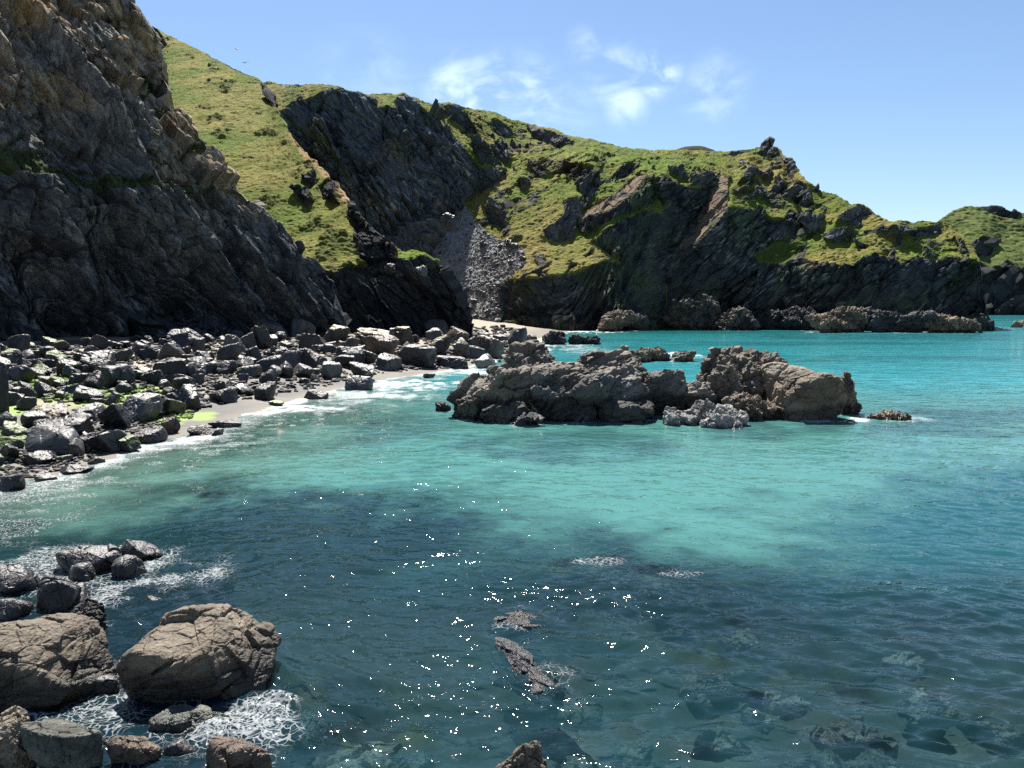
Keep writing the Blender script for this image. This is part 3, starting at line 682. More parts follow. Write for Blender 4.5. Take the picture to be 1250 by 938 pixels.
    gl = t.add('ShaderNodeBsdfGlossy', i_Roughness=.032); gl.inputs['Color'].default_value = (1, 1, 1, 1); t.link(b1.outputs[0], gl.inputs['Normal'])
    df = t.add('ShaderNodeBsdfDiffuse'); t.link(at.outputs['Color'], df.inputs['Color'])
    # light scattered inside the water hardly feels the tilt of the ripples
    vm = t.add('ShaderNodeVectorMath', operation='MULTIPLY'); vm.inputs[1].default_value = (.45, .45, .45); t.link(geo.outputs['Normal'], vm.inputs[0])
    va = t.add('ShaderNodeVectorMath', operation='ADD'); va.inputs[1].default_value = (0, 0, .55); t.link(vm.outputs[0], va.inputs[0])
    vn = t.add('ShaderNodeVectorMath', operation='NORMALIZE'); t.link(va.outputs[0], vn.inputs[0]); t.link(vn.outputs[0], df.inputs['Normal'])
    tr = t.add('ShaderNodeBsdfTransparent'); tr.inputs['Color'].default_value = (.50, .68, .74, 1)
    body = t.add('ShaderNodeMixShader'); t.link(at.outputs['Alpha'], body.inputs[0]); t.link(tr.outputs[0], body.inputs[1]); t.link(df.outputs[0], body.inputs[2])
    fr = t.add('ShaderNodeFresnel', i_IOR=1.33); t.link(b1.outputs[0], fr.inputs['Normal'])
    wat = t.add('ShaderNodeMixShader'); t.link(fr.outputs[0], wat.inputs[0]); t.link(body.outputs[0], wat.inputs[1]); t.link(gl.outputs[0], wat.inputs[2])
    fn = t.add('ShaderNodeTexNoise', i_Scale=10.0, i_Detail=7.0, i_Roughness=.8, i_Distortion=.8); t.link(geo.outputs['Position'], fn.inputs['Vector'])
    th = t.add('ShaderNodeMath', operation='SUBTRACT'); th.inputs[0].default_value = .84
    ml = t.add('ShaderNodeMath', operation='MULTIPLY'); ml.inputs[1].default_value = .55; t.link(fo.outputs['Fac'], ml.inputs[0]); t.link(ml.outputs[0], th.inputs[1])
    sm = t.add('ShaderNodeMath', operation='SUBTRACT'); t.link(fn.outputs[0], sm.inputs[0]); t.link(th.outputs[0], sm.inputs[1])
    mr = t.add('ShaderNodeMapRange', interpolation_type='SMOOTHSTEP'); mr.inputs['From Min'].default_value = -.06; mr.inputs['From Max'].default_value = .16; t.link(sm.outputs[0], mr.inputs['Value'])
    fc = t.add('ShaderNodeMath', operation='MULTIPLY'); fc.use_clamp = True; t.link(mr.outputs[0], fc.inputs[0])
    f4 = t.add('ShaderNodeMath', operation='MULTIPLY'); f4.inputs[1].default_value = 2.2; f4.use_clamp = True; t.link(fo.outputs['Fac'], f4.inputs[0]); t.link(f4.outputs[0], fc.inputs[1])
    # lacy threads where the foam is thin
    wv = t.add('ShaderNodeTexNoise', i_Scale=1.7, i_Detail=3.0); t.link(geo.outputs['Position'], wv.inputs['Vector'])
    ws = t.add('ShaderNodeVectorMath', operation='MULTIPLY_ADD'); ws.inputs[1].default_value = (.7, .7, 0); t.link(wv.outputs['Color'], ws.inputs[0]); t.link(geo.outputs['Position'], ws.inputs[2])
    ve = t.add('ShaderNodeTexVoronoi', feature='DISTANCE_TO_EDGE', i_Scale=6.0); t.link(ws.outputs[0], ve.inputs['Vector'])
    wd = t.add('ShaderNodeMath', operation='MULTIPLY'); wd.inputs[1].default_value = .30; t.link(fo.outputs['Fac'], wd.inputs[0])
    w2 = t.add('ShaderNodeMath', operation='MULTIPLY'); t.link(wd.outputs[0], w2.inputs[0]); t.link(fn.outputs[0], w2.inputs[1])
    sb = t.add('ShaderNodeMath', operation='SUBTRACT'); t.link(w2.outputs[0], sb.inputs[0]); t.link(ve.outputs['Distance'], sb.inputs[1])
    lc = t.add('ShaderNodeMapRange', interpolation_type='SMOOTHSTEP'); lc.inputs['From Min'].default_value = -.03; lc.inputs['From Max'].default_value = .05; lc.inputs['To Max'].default_value = .42; t.link(sb.outputs[0], lc.inputs['Value'])
    lg = t.add('ShaderNodeMath', operation='MULTIPLY'); lg.use_clamp = True; f9 = t.add('ShaderNodeMath', operation='MULTIPLY'); f9.inputs[1].default_value = 4.0; f9.use_clamp = True; t.link(fo.outputs['Fac'], f9.inputs[0]); t.link(f9.outputs[0], lg.inputs[0]); t.link(lc.outputs[0], lg.inputs[1])
    fx = t.add('ShaderNodeMath', operation='MAXIMUM'); t.link(fc.outputs[0], fx.inputs[0]); t.link(lg.outputs[0], fx.inputs[1])
    wf = t.add('ShaderNodeBsdfDiffuse'); wf.inputs['Color'].default_value = (.40, .42, .43, 1); t.link(b1.outputs[0], wf.inputs['Normal'])
    fin = t.add('ShaderNodeMixShader'); t.link(fx.outputs[0], fin.inputs[0]); t.link(wat.outputs[0], fin.inputs[1]); t.link(wf.outputs[0], fin.inputs[2])
    t.link(fin.outputs[0], out.inputs[0])
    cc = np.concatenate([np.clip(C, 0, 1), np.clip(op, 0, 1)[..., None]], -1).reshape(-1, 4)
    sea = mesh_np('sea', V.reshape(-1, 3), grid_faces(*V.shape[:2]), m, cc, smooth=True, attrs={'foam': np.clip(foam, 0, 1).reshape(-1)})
    tag(sea, 'clear turquoise and deep blue rippled sea filling the cove', 'sea', kind='structure')
    return sea
# ------------------------------------------------------------------ rocks
_ICO = {}
def ico(level):
    if level not in _ICO:
        bm = bmesh.new(); bmesh.ops.create_icosphere(bm, subdivisions=level, radius=1)
        bm.verts.ensure_lookup_table()
        _ICO[level] = (np.array([v.co[:] for v in bm.verts]), np.array([[v.index for v in f.verts] for f in bm.faces]))
        bm.free()
    return _ICO[level]
def vnormals(V, F):
    fn = np.cross(V[F[:, 1]]-V[F[:, 0]], V[F[:, 2]]-V[F[:, 0]])
    n = np.zeros(V.shape)
    for k in range(F.shape[1]): np.add.at(n, F[:, k], fn)
    return n/(np.linalg.norm(n, axis=1, keepdims=True)+1e-12)
def lump(seed, level=4, planes=13, sharp=14, flat=0.0, extra=None):
    """a boulder of worn flat faces, filling the box -1..1"""
    rng = np.random.default_rng(seed); U, F = ico(level)
    n = rng.normal(size=(planes, 3)); n /= np.linalg.norm(n, axis=1, keepdims=True)
    n = np.concatenate([n, [[0, 0, 1], [.05, -.1, -1]]]); n[-2, :2] = rng.normal(0, .18, 2)
    d = rng.uniform(.62, 1.0, len(n)); d[-2] = .75-flat*.3
    if extra:
        d = np.maximum(d, .82)
        e = np.array([x[:3] for x in extra], float); n = np.concatenate([n, e/np.linalg.norm(e, axis=1, keepdims=True)]); d = np.concatenate([d, [x[3] for x in extra]])
    a = np.maximum(U@n.T, 1e-3)/d
    r = (a**sharp).sum(1)**(-1/sharp)
    V = U*np.minimum(r, 1.6)[:, None]
    lo, hi = V.min(0), V.max(0)
    return (V-(lo+hi)/2)/((hi-lo)/2), F
KIND = {  # base, light, dark albedo
    'black': ([.030, .030, .033], [.06, .06, .063], [.016, .016, .018]),
    'dark':  ([.058, .058, .060], [.105, .103, .10], [.028, .029, .031]),
    'islet': ([.165, .140, .110], [.27, .232, .185], [.05, .044, .038]),
    'grey':  ([.125, .123, .120], [.21, .205, .195], [.055, .055, .056]),
    'pale':  ([.270, .262, .245], [.38, .37, .34], [.13, .125, .12]),
    'blue':  ([.105, .120, .145], [.18, .195, .22], [.06, .068, .08]),
    'tan':   ([.235, .190, .138], [.36, .30, .225], [.11, .088, .064]),
    'brown': ([.150, .108, .075], [.24, .18, .125], [.06, .048, .036]),
    'green': ([.130, .140, .115], [.23, .235, .20], [.07, .072, .06]),
}
def rock_colour(V, N, kind, seed, size, top=None, wet=None, beds=None, dim=1.):
    b, l, dk = KIND[kind]
    o = np.array([seed*1.37 % 50, seed*.73 % 31, 0])
    q = V/max(size, .05)+o
    n1 = fbm(q*1.6, 501, 4); n2 = fbm(q*5, 502, 3)
    C = np.zeros(V.shape)+np.array(b)
    C = mixc(C, l, sstep(0, .4, n1+.4*n2)*.8); C = mixc(C, dk, sstep(.05, .5, -n1+.5*n2)*.7)
    if beds:
        s = np.sin((q@np.array([.9, .2, 1.5]))*beds+2.5*n1); C = mixc(C, l, sstep(.3, .9, s)*.5); C = mixc(C, dk, sstep(.7, 1, -s)*.6)
    if top == 'lichen': C = mixc(C, [.40, .34, .04], sstep(.45, .8, N[:, 2]+.5*n1)*.95)
    if top == 'olive': C = mixc(C, [.27, .21, .07], sstep(.45, .8, N[:, 2]+.3*n1)*.9)
    if top == 'rust': C = mixc(C, [.26, .17, .10], sstep(.2, .7, N[:, 2]+.5*n1)*.8)
    if top == 'weed': C = mixc(C, [.21, .33, .035], sstep(.25, .6, N[:, 2]*.8+.5*n1)*.95)
    if wet is not None: C = mixc(C, [.022, .020, .017], sstep(wet+.35, wet-.1, V[:, 2]+.35*n1*min(1, size))*.8)
    return np.clip(C*.55*dim, .006, .6)
def break_up(V, F, seed, size, amp, beds=(0, 0), cells=(1.6, .7), fine=1.):
    """faults, ledges and pitted skin on a lump; size in metres"""
    N = vnormals(V, F); o = np.array([seed*2.11 % 40, seed*.57 % 23, seed*.31 % 19])
    a, yaw = beds
    q = V/size
    if a: q = strata(q, a, 2.2)
    q = q+o
    h1, c1, _ = facets(q*cells[0]*2, 600+seed % 7, 1.2); h2, c2, _ = facets(q*cells[0]*5, 620+seed % 7, 1.1); h3, c3, _ = facets(q*cells[0]*12, 640, 1.0)
    d = amp*size*(.20*h1+.06*fine*h2+.018*fine*h3-.05*sstep(.10, 0, c1)-.022*fine*sstep(.10, 0, c2)+.14*fbm(q*1.6, 660, 3)+.03*fine*ridged(q*[5, 5, 9], 662, 3)+.012*fine*fbm(q*18, 661, 2))
    return V+N*d[:, None]
SUNK = []
FOAM = []   # (x, y, waterline radius, width) for the wash round rocks in the sea
def box_of(x0, x1, yt, yb, depth=.9, land=True, Y=None, low=1.):
    """centre, dims of a rock seen in a photo box, standing on the beach or in the water"""
    cx = (x0+x1)/2
    if Y is None:
        p, g = hit_ground(cx, yb) if land else (PZ(cx, yb), 0)
    else:
        p = P(cx, yb, Y); g = p[2]
    s = p[1]/FOC*math.hypot(1, (yb-469)/FOC)**0
    w = (x1-x0)*s; dpt = w*depth
    tl = CAM_H-p[2]; ang = math.atan2(tl, p[1])
    app = (yb-yt)*s
    h = max((app-.55*dpt*math.sin(ang))/math.cos(ang), .28*w*min(1, app/w*1.5)*low+.05)
    return np.array([p[0], p[1]+dpt*.42, g]), w, dpt, h
def rock(name, box, kind, label, cat='boulder', group=None, seed=1, level=4, depth=.9, sharp=14, planes=13, amp=.55, top=None, wet=None, land=True, sink=.3, mat=None, cells=1.6, beds=(0, 0), bands=None, flat=0., Y=None, foam=None, smooth=False, tilt=None, fine=1., extra=None):
    c, w, dp, h = box_of(*box, depth=depth, land=land, Y=Y)
    V, F = lump(seed, level, planes, sharp, flat, extra)
    if tilt:
        t_, r_ = tilt; ca, sa = math.cos(t_), math.sin(t_)
        V = V@np.array([[ca, 0, sa], [0, 1, 0], [-sa, 0, ca]]); ca, sa = math.cos(r_), math.sin(r_)
        V = V@np.array([[1, 0, 0], [0, ca, sa], [0, -sa, ca]]); V /= np.abs(V).max(0)
    if name == 'boulder': w *= 1.02; h *= 1.08
    hz = h*(1+sink)
    V = V*np.array([w/2, dp/2, hz/2]); size = (w*dp*hz)**(1/3)
    V = break_up(V, F, seed, size, amp, beds, (cells,), fine)
    V[:, 2] += hz/2-h*sink
    N = vnormals(V, F)
    Wd = V+c
    C = rock_colour(Wd, N, kind, seed, size, top, wet, bands, .50 if name == 'boulder' else .85)
    o = mesh_np(name, V, F, mat or M_BOULDER, C, smooth=smooth)
    o.location = c; tag(o, label, cat, group)
    if foam: FOAM.append((c[0], c[1], w*.5, foam))
    return o
def fused(name, lumps, kind, label, cat='rock', seed=1, voxel=.2, amp=.5, top=None, wet=None, mat=None, beds=(0, 0), bands=None, group=None, cells=1.6, size=None, foam=None, level=4, sharp=12, kinds=None):
    """one mass of rock grown together from several lumps, each given by a photo box and a distance"""
    bm_V, bm_F, off, L = [], [], 0, []
    for i, b in enumerate(lumps):
        (x0, x1, yt, yb, Y) = b[:5]; dr = b[5] if len(b) > 5 else 1.0
        p = P((x0+x1)/2, yb, Y); s = Y/FOC; w = (x1-x0)*s; h = (yb-yt)*s
        V, F = lump(seed*31+i, level, 12, sharp)
        bot = min(p[2], 0)-.6
        topz = p[2]+h
        V = V*np.array([w/2, w*dr/2, (topz-bot)/2])+np.array([p[0], p[1]+w*dr*.25, (topz+bot)/2])
        bm_V.append(V); bm_F.append(F+off); off += len(V); L.append((p[0], p[1]+w*dr*.25, w*.5))
    V = np.concatenate(bm_V); F = np.concatenate(bm_F)
    tmp = mesh_np('tmp', V, F, mat or M_WET)
    md = tmp.modifiers.new('r', 'REMESH'); md.mode = 'VOXEL'; md.voxel_size = voxel
    dg_ = bpy.context.evaluated_depsgraph_get(); me = bpy.data.meshes.new_from_object(tmp.evaluated_get(dg_))
    n = len(me.vertices); V = np.empty(n*3); me.vertices.foreach_get('co', V); V = V.reshape(-1, 3)
    F = np.empty(len(me.loops), np.int32); me.loops.foreach_get('vertex_index', F); F = F.reshape(-1, 4)
    bpy.data.objects.remove(tmp); bpy.data.meshes.remove(me)
    ctr = np.array([V[:, 0].mean(), V[:, 1].mean(), 0])
    ext = V.max(0)-V.min(0); sz = size or float(np.median([l[2]*2 for l in L]))
    V = break_up(V, F, seed, sz, amp, beds, (cells,), 1.8); N = vnormals(V, F)
    C = rock_colour(V, N, kind, seed, sz, top, wet, bands, 1.2)
    if kinds:
        C2 = rock_colour(V, N, kinds[0], seed+5, sz, top, wet, bands, 1.25); w_ = kinds[1](V); C = C+(C2-C)*np.clip(w_, 0, 1)[:, None]
    o = mesh_np(name, V-ctr, F, mat or M_WET, C); o.location = ctr; tag(o, label, cat, group)
    if foam:
        for l in L: FOAM.append((l[0], l[1], l[2]*1.0, foam))
    return o

# --- the rocky islet in the middle of the cove -------------------------------
fused('rock_outcrop', [(546,612,460,513,51.5,1.1),(585,652,450,517,51.5),(612,702,424,500,57,1.0),(616,668,426,470,58),(640,722,448,521,51.3),(692,772,426,492,57.5),(690,792,446,520,51.8),(755,818,440,514,53.5),(782,845,452,513,53.5),(822,872,466,511,53),(583,642,490,518,50),(668,730,492,521,50.3),(735,800,488,520,50.6)],
      'grey', 'long craggy outcrop of lumpy grey brown rock, the widest mass of the islet', 'rock', seed=3, voxel=.10, amp=.5, wet=1.5, beds=(.35, 0), cells=1.35, foam=.55, kinds=('islet', lambda V: sstep(-.4, .15, fbm(V/2.2, 71, 3)+.12*(V[:, 2]-2))))
fused('domed_rock', [(864,962,428,508,54.5,.9),(870,905,445,506,53.5),(888,930,478,511,51.5)], 'islet', 'tall rounded grey dome of rock in the islet beside the dark overhanging block', 'rock', seed=11, voxel=.09, amp=.42, wet=.5, cells=1.7, size=4.5, foam=.5, kinds=('brown', lambda V: sstep(-.3, .4, fbm(V/1.2, 72, 3))*.5))
fused('blocky_rock', [(940,1040,446,517,51.5,.8),(936,985,458,492,52.0),(915,975,447,480,54.5,.8)], 'brown', 'big brown square shouldered rock of the islet with a dark shaded overhang', 'rock', seed=23, voxel=.09, amp=.26, wet=.9, beds=(.2, 0), cells=1.4, size=5.0, foam=.5, kinds=('tan', lambda V: sstep(2.4, 3.6, V[:, 2]+.7*fbm(V/1.5, 73, 3))*.8))
fused('ledge_rock', [(1018,1048,456,510,54,.9),(1030,1053,488,512,53.5)], 'brown', 'narrow olive brown rock tucked behind the big overhanging block', 'rock', seed=27, voxel=.09, amp=.5, wet=.7, size=2.2, foam=.5)
fused('low_rock', [(812,852,500,528,49.3),(840,882,490,526,49.8),(862,916,500,533,48.3),(850,905,508,534,48.2)], 'pale', 'low pale cracked rock lying in the water before the islet', 'rock', seed=31, voxel=.06, amp=.4, wet=.05, size=3.2, foam=.35, cells=1.3)
fused('brown_rock', [(880,935,486,514,51.2),(915,952,490,512,51.5)], 'brown', 'small brown rubble rock wedged between the dome and the overhang', 'rock', seed=35, voxel=.07, amp=.6, wet=.5, size=1.5)
fused('reef_rock', [(1062,1090,506,515,51.5),(1082,1118,504,516,51.3)], 'brown', 'low orange brown reef barely clear of the water beyond the islet, ringed by foam', 'reef', seed=37, voxel=.05, amp=.6, wet=.1, size=1.2, foam=.9)
rock('small_rock', (530,549,491,503), 'black', 'small black rock poking up off the tip of the islet', 'rock', seed=38, level=4, land=False, wet=.6, mat=M_WET, foam=.4)
rock('small_rock', (622,662,504,522), 'black', 'low black rock awash against the shaded foot of the islet', 'rock', seed=39, level=4, land=False, wet=.6, mat=M_WET, foam=.5)
fused('reef_rock', [(766,800,427,441,104),(790,818,426,441,106)], 'brown', 'broken brown reef with white surf behind the islet', 'reef', seed=41, voxel=.12, amp=.6, wet=.3, size=2.5, foam=1.3)
rock('reef_rock', (820,850,428,442), 'brown', 'lone brown rock in surf behind the islet', 'rock', seed=42, land=False, wet=.3, mat=M_WET, foam=1.2, depth=.7)
fused('surf_rock', [(662,690,404,421,150),(676,692,410,422,149)], 'black', 'pointed black rock in the shallows off the small sand beach', 'rock', seed=43, voxel=.16, amp=.6, wet=.5, size=3, foam=1.2)
fused('surf_rock', [(694,716,408,421,150),(708,732,412,422,150)], 'black', 'low black rock in the shallows farthest from the boulder beach', 'rock', seed=44, voxel=.16, amp=.6, wet=.5, size=3, foam=1.2)
# --- rocks along the foot of the headland ------------------------------------
fused('shore_rock', [(729,781,379,403,222,.7)], 'brown', 'rounded brown boulder standing in surf at the foot of the grassy knoll', 'boulder', seed=51, voxel=.25, amp=.4, wet=.5, size=9, foam=1.6, cells=2.2)
fused('shore_rock', [(768,791,382,401,228)], 'dark', 'dark rock just behind the rounded brown boulder', 'rock', seed=52, voxel=.25, amp=.5, wet=1.2, size=5, foam=1.0)
fused('shore_rock', [(815,872,366,400,234,.7),(846,886,361,400,236,.7),(868,928,378,401,232,.6)], 'black', 'hump of dark rock with a pointed back at the cliff foot', 'rock', seed=53, voxel=.25, amp=.5, wet=1.2, size=10, foam=.8, cells=2., kinds=('brown', lambda V: sstep(-.2, .4, fbm(V/4, 74, 3))*.7))
fused('shore_rock', [(925,975,379,401,236,.5),(955,1012,377,402,232,.5)], 'black', 'low dark ledge under the shadowed cliff, between two bigger rocks', 'rock', seed=54, voxel=.25, amp=.6, wet=1.2, size=6, foam=.6)
fused('shore_rock', [(987,1035,384,406,212,.6),(1012,1066,376,406,216,.6)], 'brown', 'brown pyramid of rock standing out from the cliff foot', 'rock', seed=55, voxel=.25, amp=.5, wet=1.0, size=8, foam=.8, cells=2.)
fused('shore_rock', [(1060,1110,379,406,215,.5),(1090,1142,384,406,213,.5)], 'black', 'layered dark shelf of rock beside the brown pyramid', 'rock', seed=56, voxel=.25, amp=.6, wet=1.0, size=7, beds=(.5, 0), foam=.8, bands=4)
fused('shore_rock', [(1130,1172,384,406,212,.5),(1155,1197,388,407,211,.5)], 'brown', 'low brown reef at the very end of the headland', 'rock', seed=57, voxel=.25, amp=.6, wet=.8, size=6, foam=.9)
fused('shore_rock', [(1188,1206,383,404,224,.6),(1196,1216,392,404,224,.6)], 'black', 'black stump of rock under the tip of the headland', 'rock', seed=58, voxel=.25, amp=.5, wet=1.2, size=5, foam=.6)
rock('shore_rock', (1238,1252,392,400), 'tan', 'tiny pale rock in white water far out by the next headland', 'rock', seed=59, land=False, mat=M_WET, foam=2.5)
rock('shore_rock', (690,706,389,397), 'dark', 'dark boulder at the water edge of the small sand beach', 'boulder', seed=60, mat=M_WET)

# --- the near rocks under the camera ------------------------------------------
NEAR = dict(fine=1.8, land=False, mat=M_WET, level=7, cells=1.2, cat='boulder')
rock('shore_boulder', (128,316,738,866), 'tan', 'huge tan boulder with a sunlit wrinkled top and a black shaded front', seed=71, depth=.75, amp=.24, extra=[(.05,-.40,.90,.60),(-.05,-.98,-.22,.46),(-.55,-.1,.83,.86),(.6,-.1,.78,.84)], wet=.6, sharp=13, planes=10, sink=.25, foam=.22, beds=(.25, 0), **NEAR)
rock('shore_boulder', (-56,112,750,874), 'tan', 'rounded pale brown boulder cut by the picture edge, beside the huge tan one', seed=73, depth=.8, amp=.2, extra=[(.1,-.46,.88,.66),(0,-.98,-.2,.52),(.7,-.2,.6,.78)], wet=.7, sharp=10, planes=10, sink=.25, foam=.2, beds=(.5, 0), **NEAR)
rock('shore_boulder', (20,112,868,965), 'green', 'smooth grey green slab with pale veins at the bottom of the picture', seed=75, depth=1.0, amp=.14, wet=-.3, sharp=11, planes=8, sink=.3, flat=.5, bands=5, **NEAR)
rock('shore_boulder', (-40,30,868,965), 'tan', 'small tan rounded boulder in the bottom corner', seed=77, depth=.9, amp=.3, wet=.0, sharp=6, sink=.3, **NEAR)
rock('shore_rock', (70,124,735,778), 'black', 'glossy black striped rock between the two big tan boulders', seed=79, depth=.8, amp=.5, wet=1.2, bands=9, foam=.15, **{**NEAR, 'cat': 'rock'})
for i, (bx, lb) in enumerate([((50,135,664,704), 'low dark lump with white veins in the foam, longest of the wet cluster'), ((135,191,654,686), 'smooth dark rock at the seaward end of the wet cluster'), ((126,170,677,708), 'small ribbed dark rock in front of the smooth seaward one'),
        ((76,112,686,712), 'small black knob in the middle of the wet cluster'), ((30,92,700,748), 'broad black rock awash in front of the wet cluster'), ((-20,36,688,730), 'dark rock awash by the picture edge behind the boulders'), ((56,104,712,742), 'lowest black hump of the wet cluster, nearest the big boulders'), ((176,196,728,740), 'tiny black rock alone in the sparkling water'), ((-30,30,726,760), 'black ledge by the picture edge just above the pale boulder'), ((108,142,824,852), 'small dark stone squeezed between the two big tan boulders'), ((196,238,902,930), 'small dark stone among the wash at the bottom'), ((100,132,896,926), 'small dark stone beside the grey green slab'), ((256,282,872,892), 'tiny dark stone in the white wash below the huge boulder')]):
    rock('wet_rock', bx, 'dark' if i < 4 else 'black', lb, seed=90+i, bands=4 if i < 4 else None, depth=.8, amp=.22, wet=.25, sharp=8, foam=.18, sink=.4, **{**NEAR, 'level': 6, 'cat': 'rock', 'fine': .8, 'mat': M_BOULDER})
a_, b_ = PZ(604, 792), PZ(668, 856); L_ = float(np.linalg.norm(b_-a_)); th_ = math.atan2(b_[1]-a_[1], b_[0]-a_[0])
V, F = lump(101, 6, 12, 14, .2, extra=[(0, -1, .1, .6), (0, .1, 1, .6)]); V = V*np.array([L_*.56, .62, .24]); V = break_up(V, F, 101, .9, .35, (.2, 0), (1.3,), 1.2)
c0_ = (a_+b_)/2+np.array([-math.sin(th_), math.cos(th_), 0])*.42
o = mesh_np('wedge_rock', V, F, M_WET, rock_colour(V, vnormals(V, F), 'black', 101, .8, None, None)*1.3); o.location = (c0_[0], c0_[1], -.10); o.rotation_euler = (-.36, .05, th_)
tag(o, 'thin dark fin of rock slanting out of the near water', 'rock')
c_ = PZ(685, 838); V, F = lump(102, 6, 9, 10, .6); V = V*np.array([1.25, .62, .3]); V = break_up(V, F, 102, 1.0, .3, (0, 0), (1.3,), 1.); V[:, 2] -= V[:, 2].max()+.03
o = mesh_np('submerged_rock', V, F, M_WET, rock_colour(V, vnormals(V, F), 'tan', 102, .8)); o.location = (c_[0], c_[1], 0); o.rotation_euler = (0, 0, th_*.7); tag(o, 'wide pale slab just under the surface leaning on the dark fin', 'rock', 'rocks seen through the water')
SUNK.append((c_[0], c_[1], 1.0))
rock('shore_boulder', (594,668,900,985), 'tan', 'pointed tan boulder cut by the bottom edge of the picture', seed=103, depth=.9, amp=.4, wet=.1, sharp=8, sink=.3, foam=.15, **NEAR)
for i, (bx, kd, lb) in enumerate([((126,190,895,945), 'brown', 'half drowned brown rock under rippling foam below the huge boulder'), ((170,262,866,908), 'green', 'flat olive slab awash just below the huge boulder'), ((225,270,862,894), 'green', 'small pointed olive rock at the end of the awash slab'), ((592,672,752,774), 'dark', 'dull dark rock just breaking the surface beyond the tilted fin'),
        ((240,330,900,960), 'brown', 'submerged tan rock by the bottom edge under white wash')]):
    rock('awash_rock', bx, kd, lb, seed=110+i, depth=.7, amp=.35, wet=.0, sharp=9, sink=1.2, foam=.2, flat=.6, **{**NEAR, 'level': 6, 'cat': 'rock', 'fine': .8})
# rocks that stay just under the surface
def sunk(px_, py_, wpx, dz, kind, label, seed):
    p = PZ(px_, py_); w = wpx*p[1]/FOC
    V, F = lump(seed, 5, 9, 8, .2); V = V*np.array([w/2, w*.42, .55*w/2]); V = break_up(V, F, seed, w*.7, .6, (0, 0), (1.2,), .8)
    N = vnormals(V, F); C = rock_colour(V, N, kind, seed, w*.6)
    V[:, 2] -= V[:, 2].max(); SUNK.append((p[0], p[1], w*.5))
    o = mesh_np('submerged_rock', V, F, M_WET, np.clip(C*2.0, 0, .7)); o.location = (p[0], p[1], -dz); tag(o, label, 'rock', 'rocks seen through the water')
for i, a in enumerate([(440,905,110,.12,'tan','broad pale rock under clear water beside the foaming wash'),(500,905,60,.3,'green','small green rock under the water next to the broad pale one'),(690,920,110,.35,'green','yellow green rock under the water beside the pointed boulder'),(1135,845,70,.06,'tan','ochre rock just touching the surface with a broken wave over it'),
        (885,890,40,.12,'tan','small yellow stone glowing under the water'),(865,815,80,.2,'brown','dull brown rock under the ripples in open water'),(1180,925,90,.2,'green','pale green rock under the water in the bottom corner'),(745,685,60,.05,'brown','reddish rock breaking the ripples where the dark water begins'),(905,765,50,.15,'tan','faint tan rock under dark water amid long ripples'),(1000,900,90,.35,'green','wide green rock deep under the near ripples'),
        (845,925,70,.25,'tan','pale stone under the water along the bottom edge'),(260,607,36,.05,'brown','brown rock awash off the end of the boulder beach'),(1040,860,80,.3,'brown','brown rock under choppy water, half hidden'),(960,835,60,.15,'tan','narrow tan rock under the near ripples between two wider ones'),(1075,915,70,.15,'green','moss green stone under the water near the bottom corner'),
        (1215,870,70,.15,'brown','brown rock under the water at the picture side'),(925,858,46,.1,'pale','small whitish stone under the water in the wide dark patch'),(770,900,60,.15,'green','dull green stone under the water past the pointed boulder'),(800,700,70,.08,'brown','long brown rock under broken ripples at the edge of the dark water'),(1100,790,60,.12,'tan','tan rock under lively ripples far from any shore'),(690,690,46,.05,'brown','small brown rock awash where the green water ends'),(380,860,60,.2,'green','greenish stone under the water off the huge boulder')]):
    sunk(*a[:6], seed=130+i)

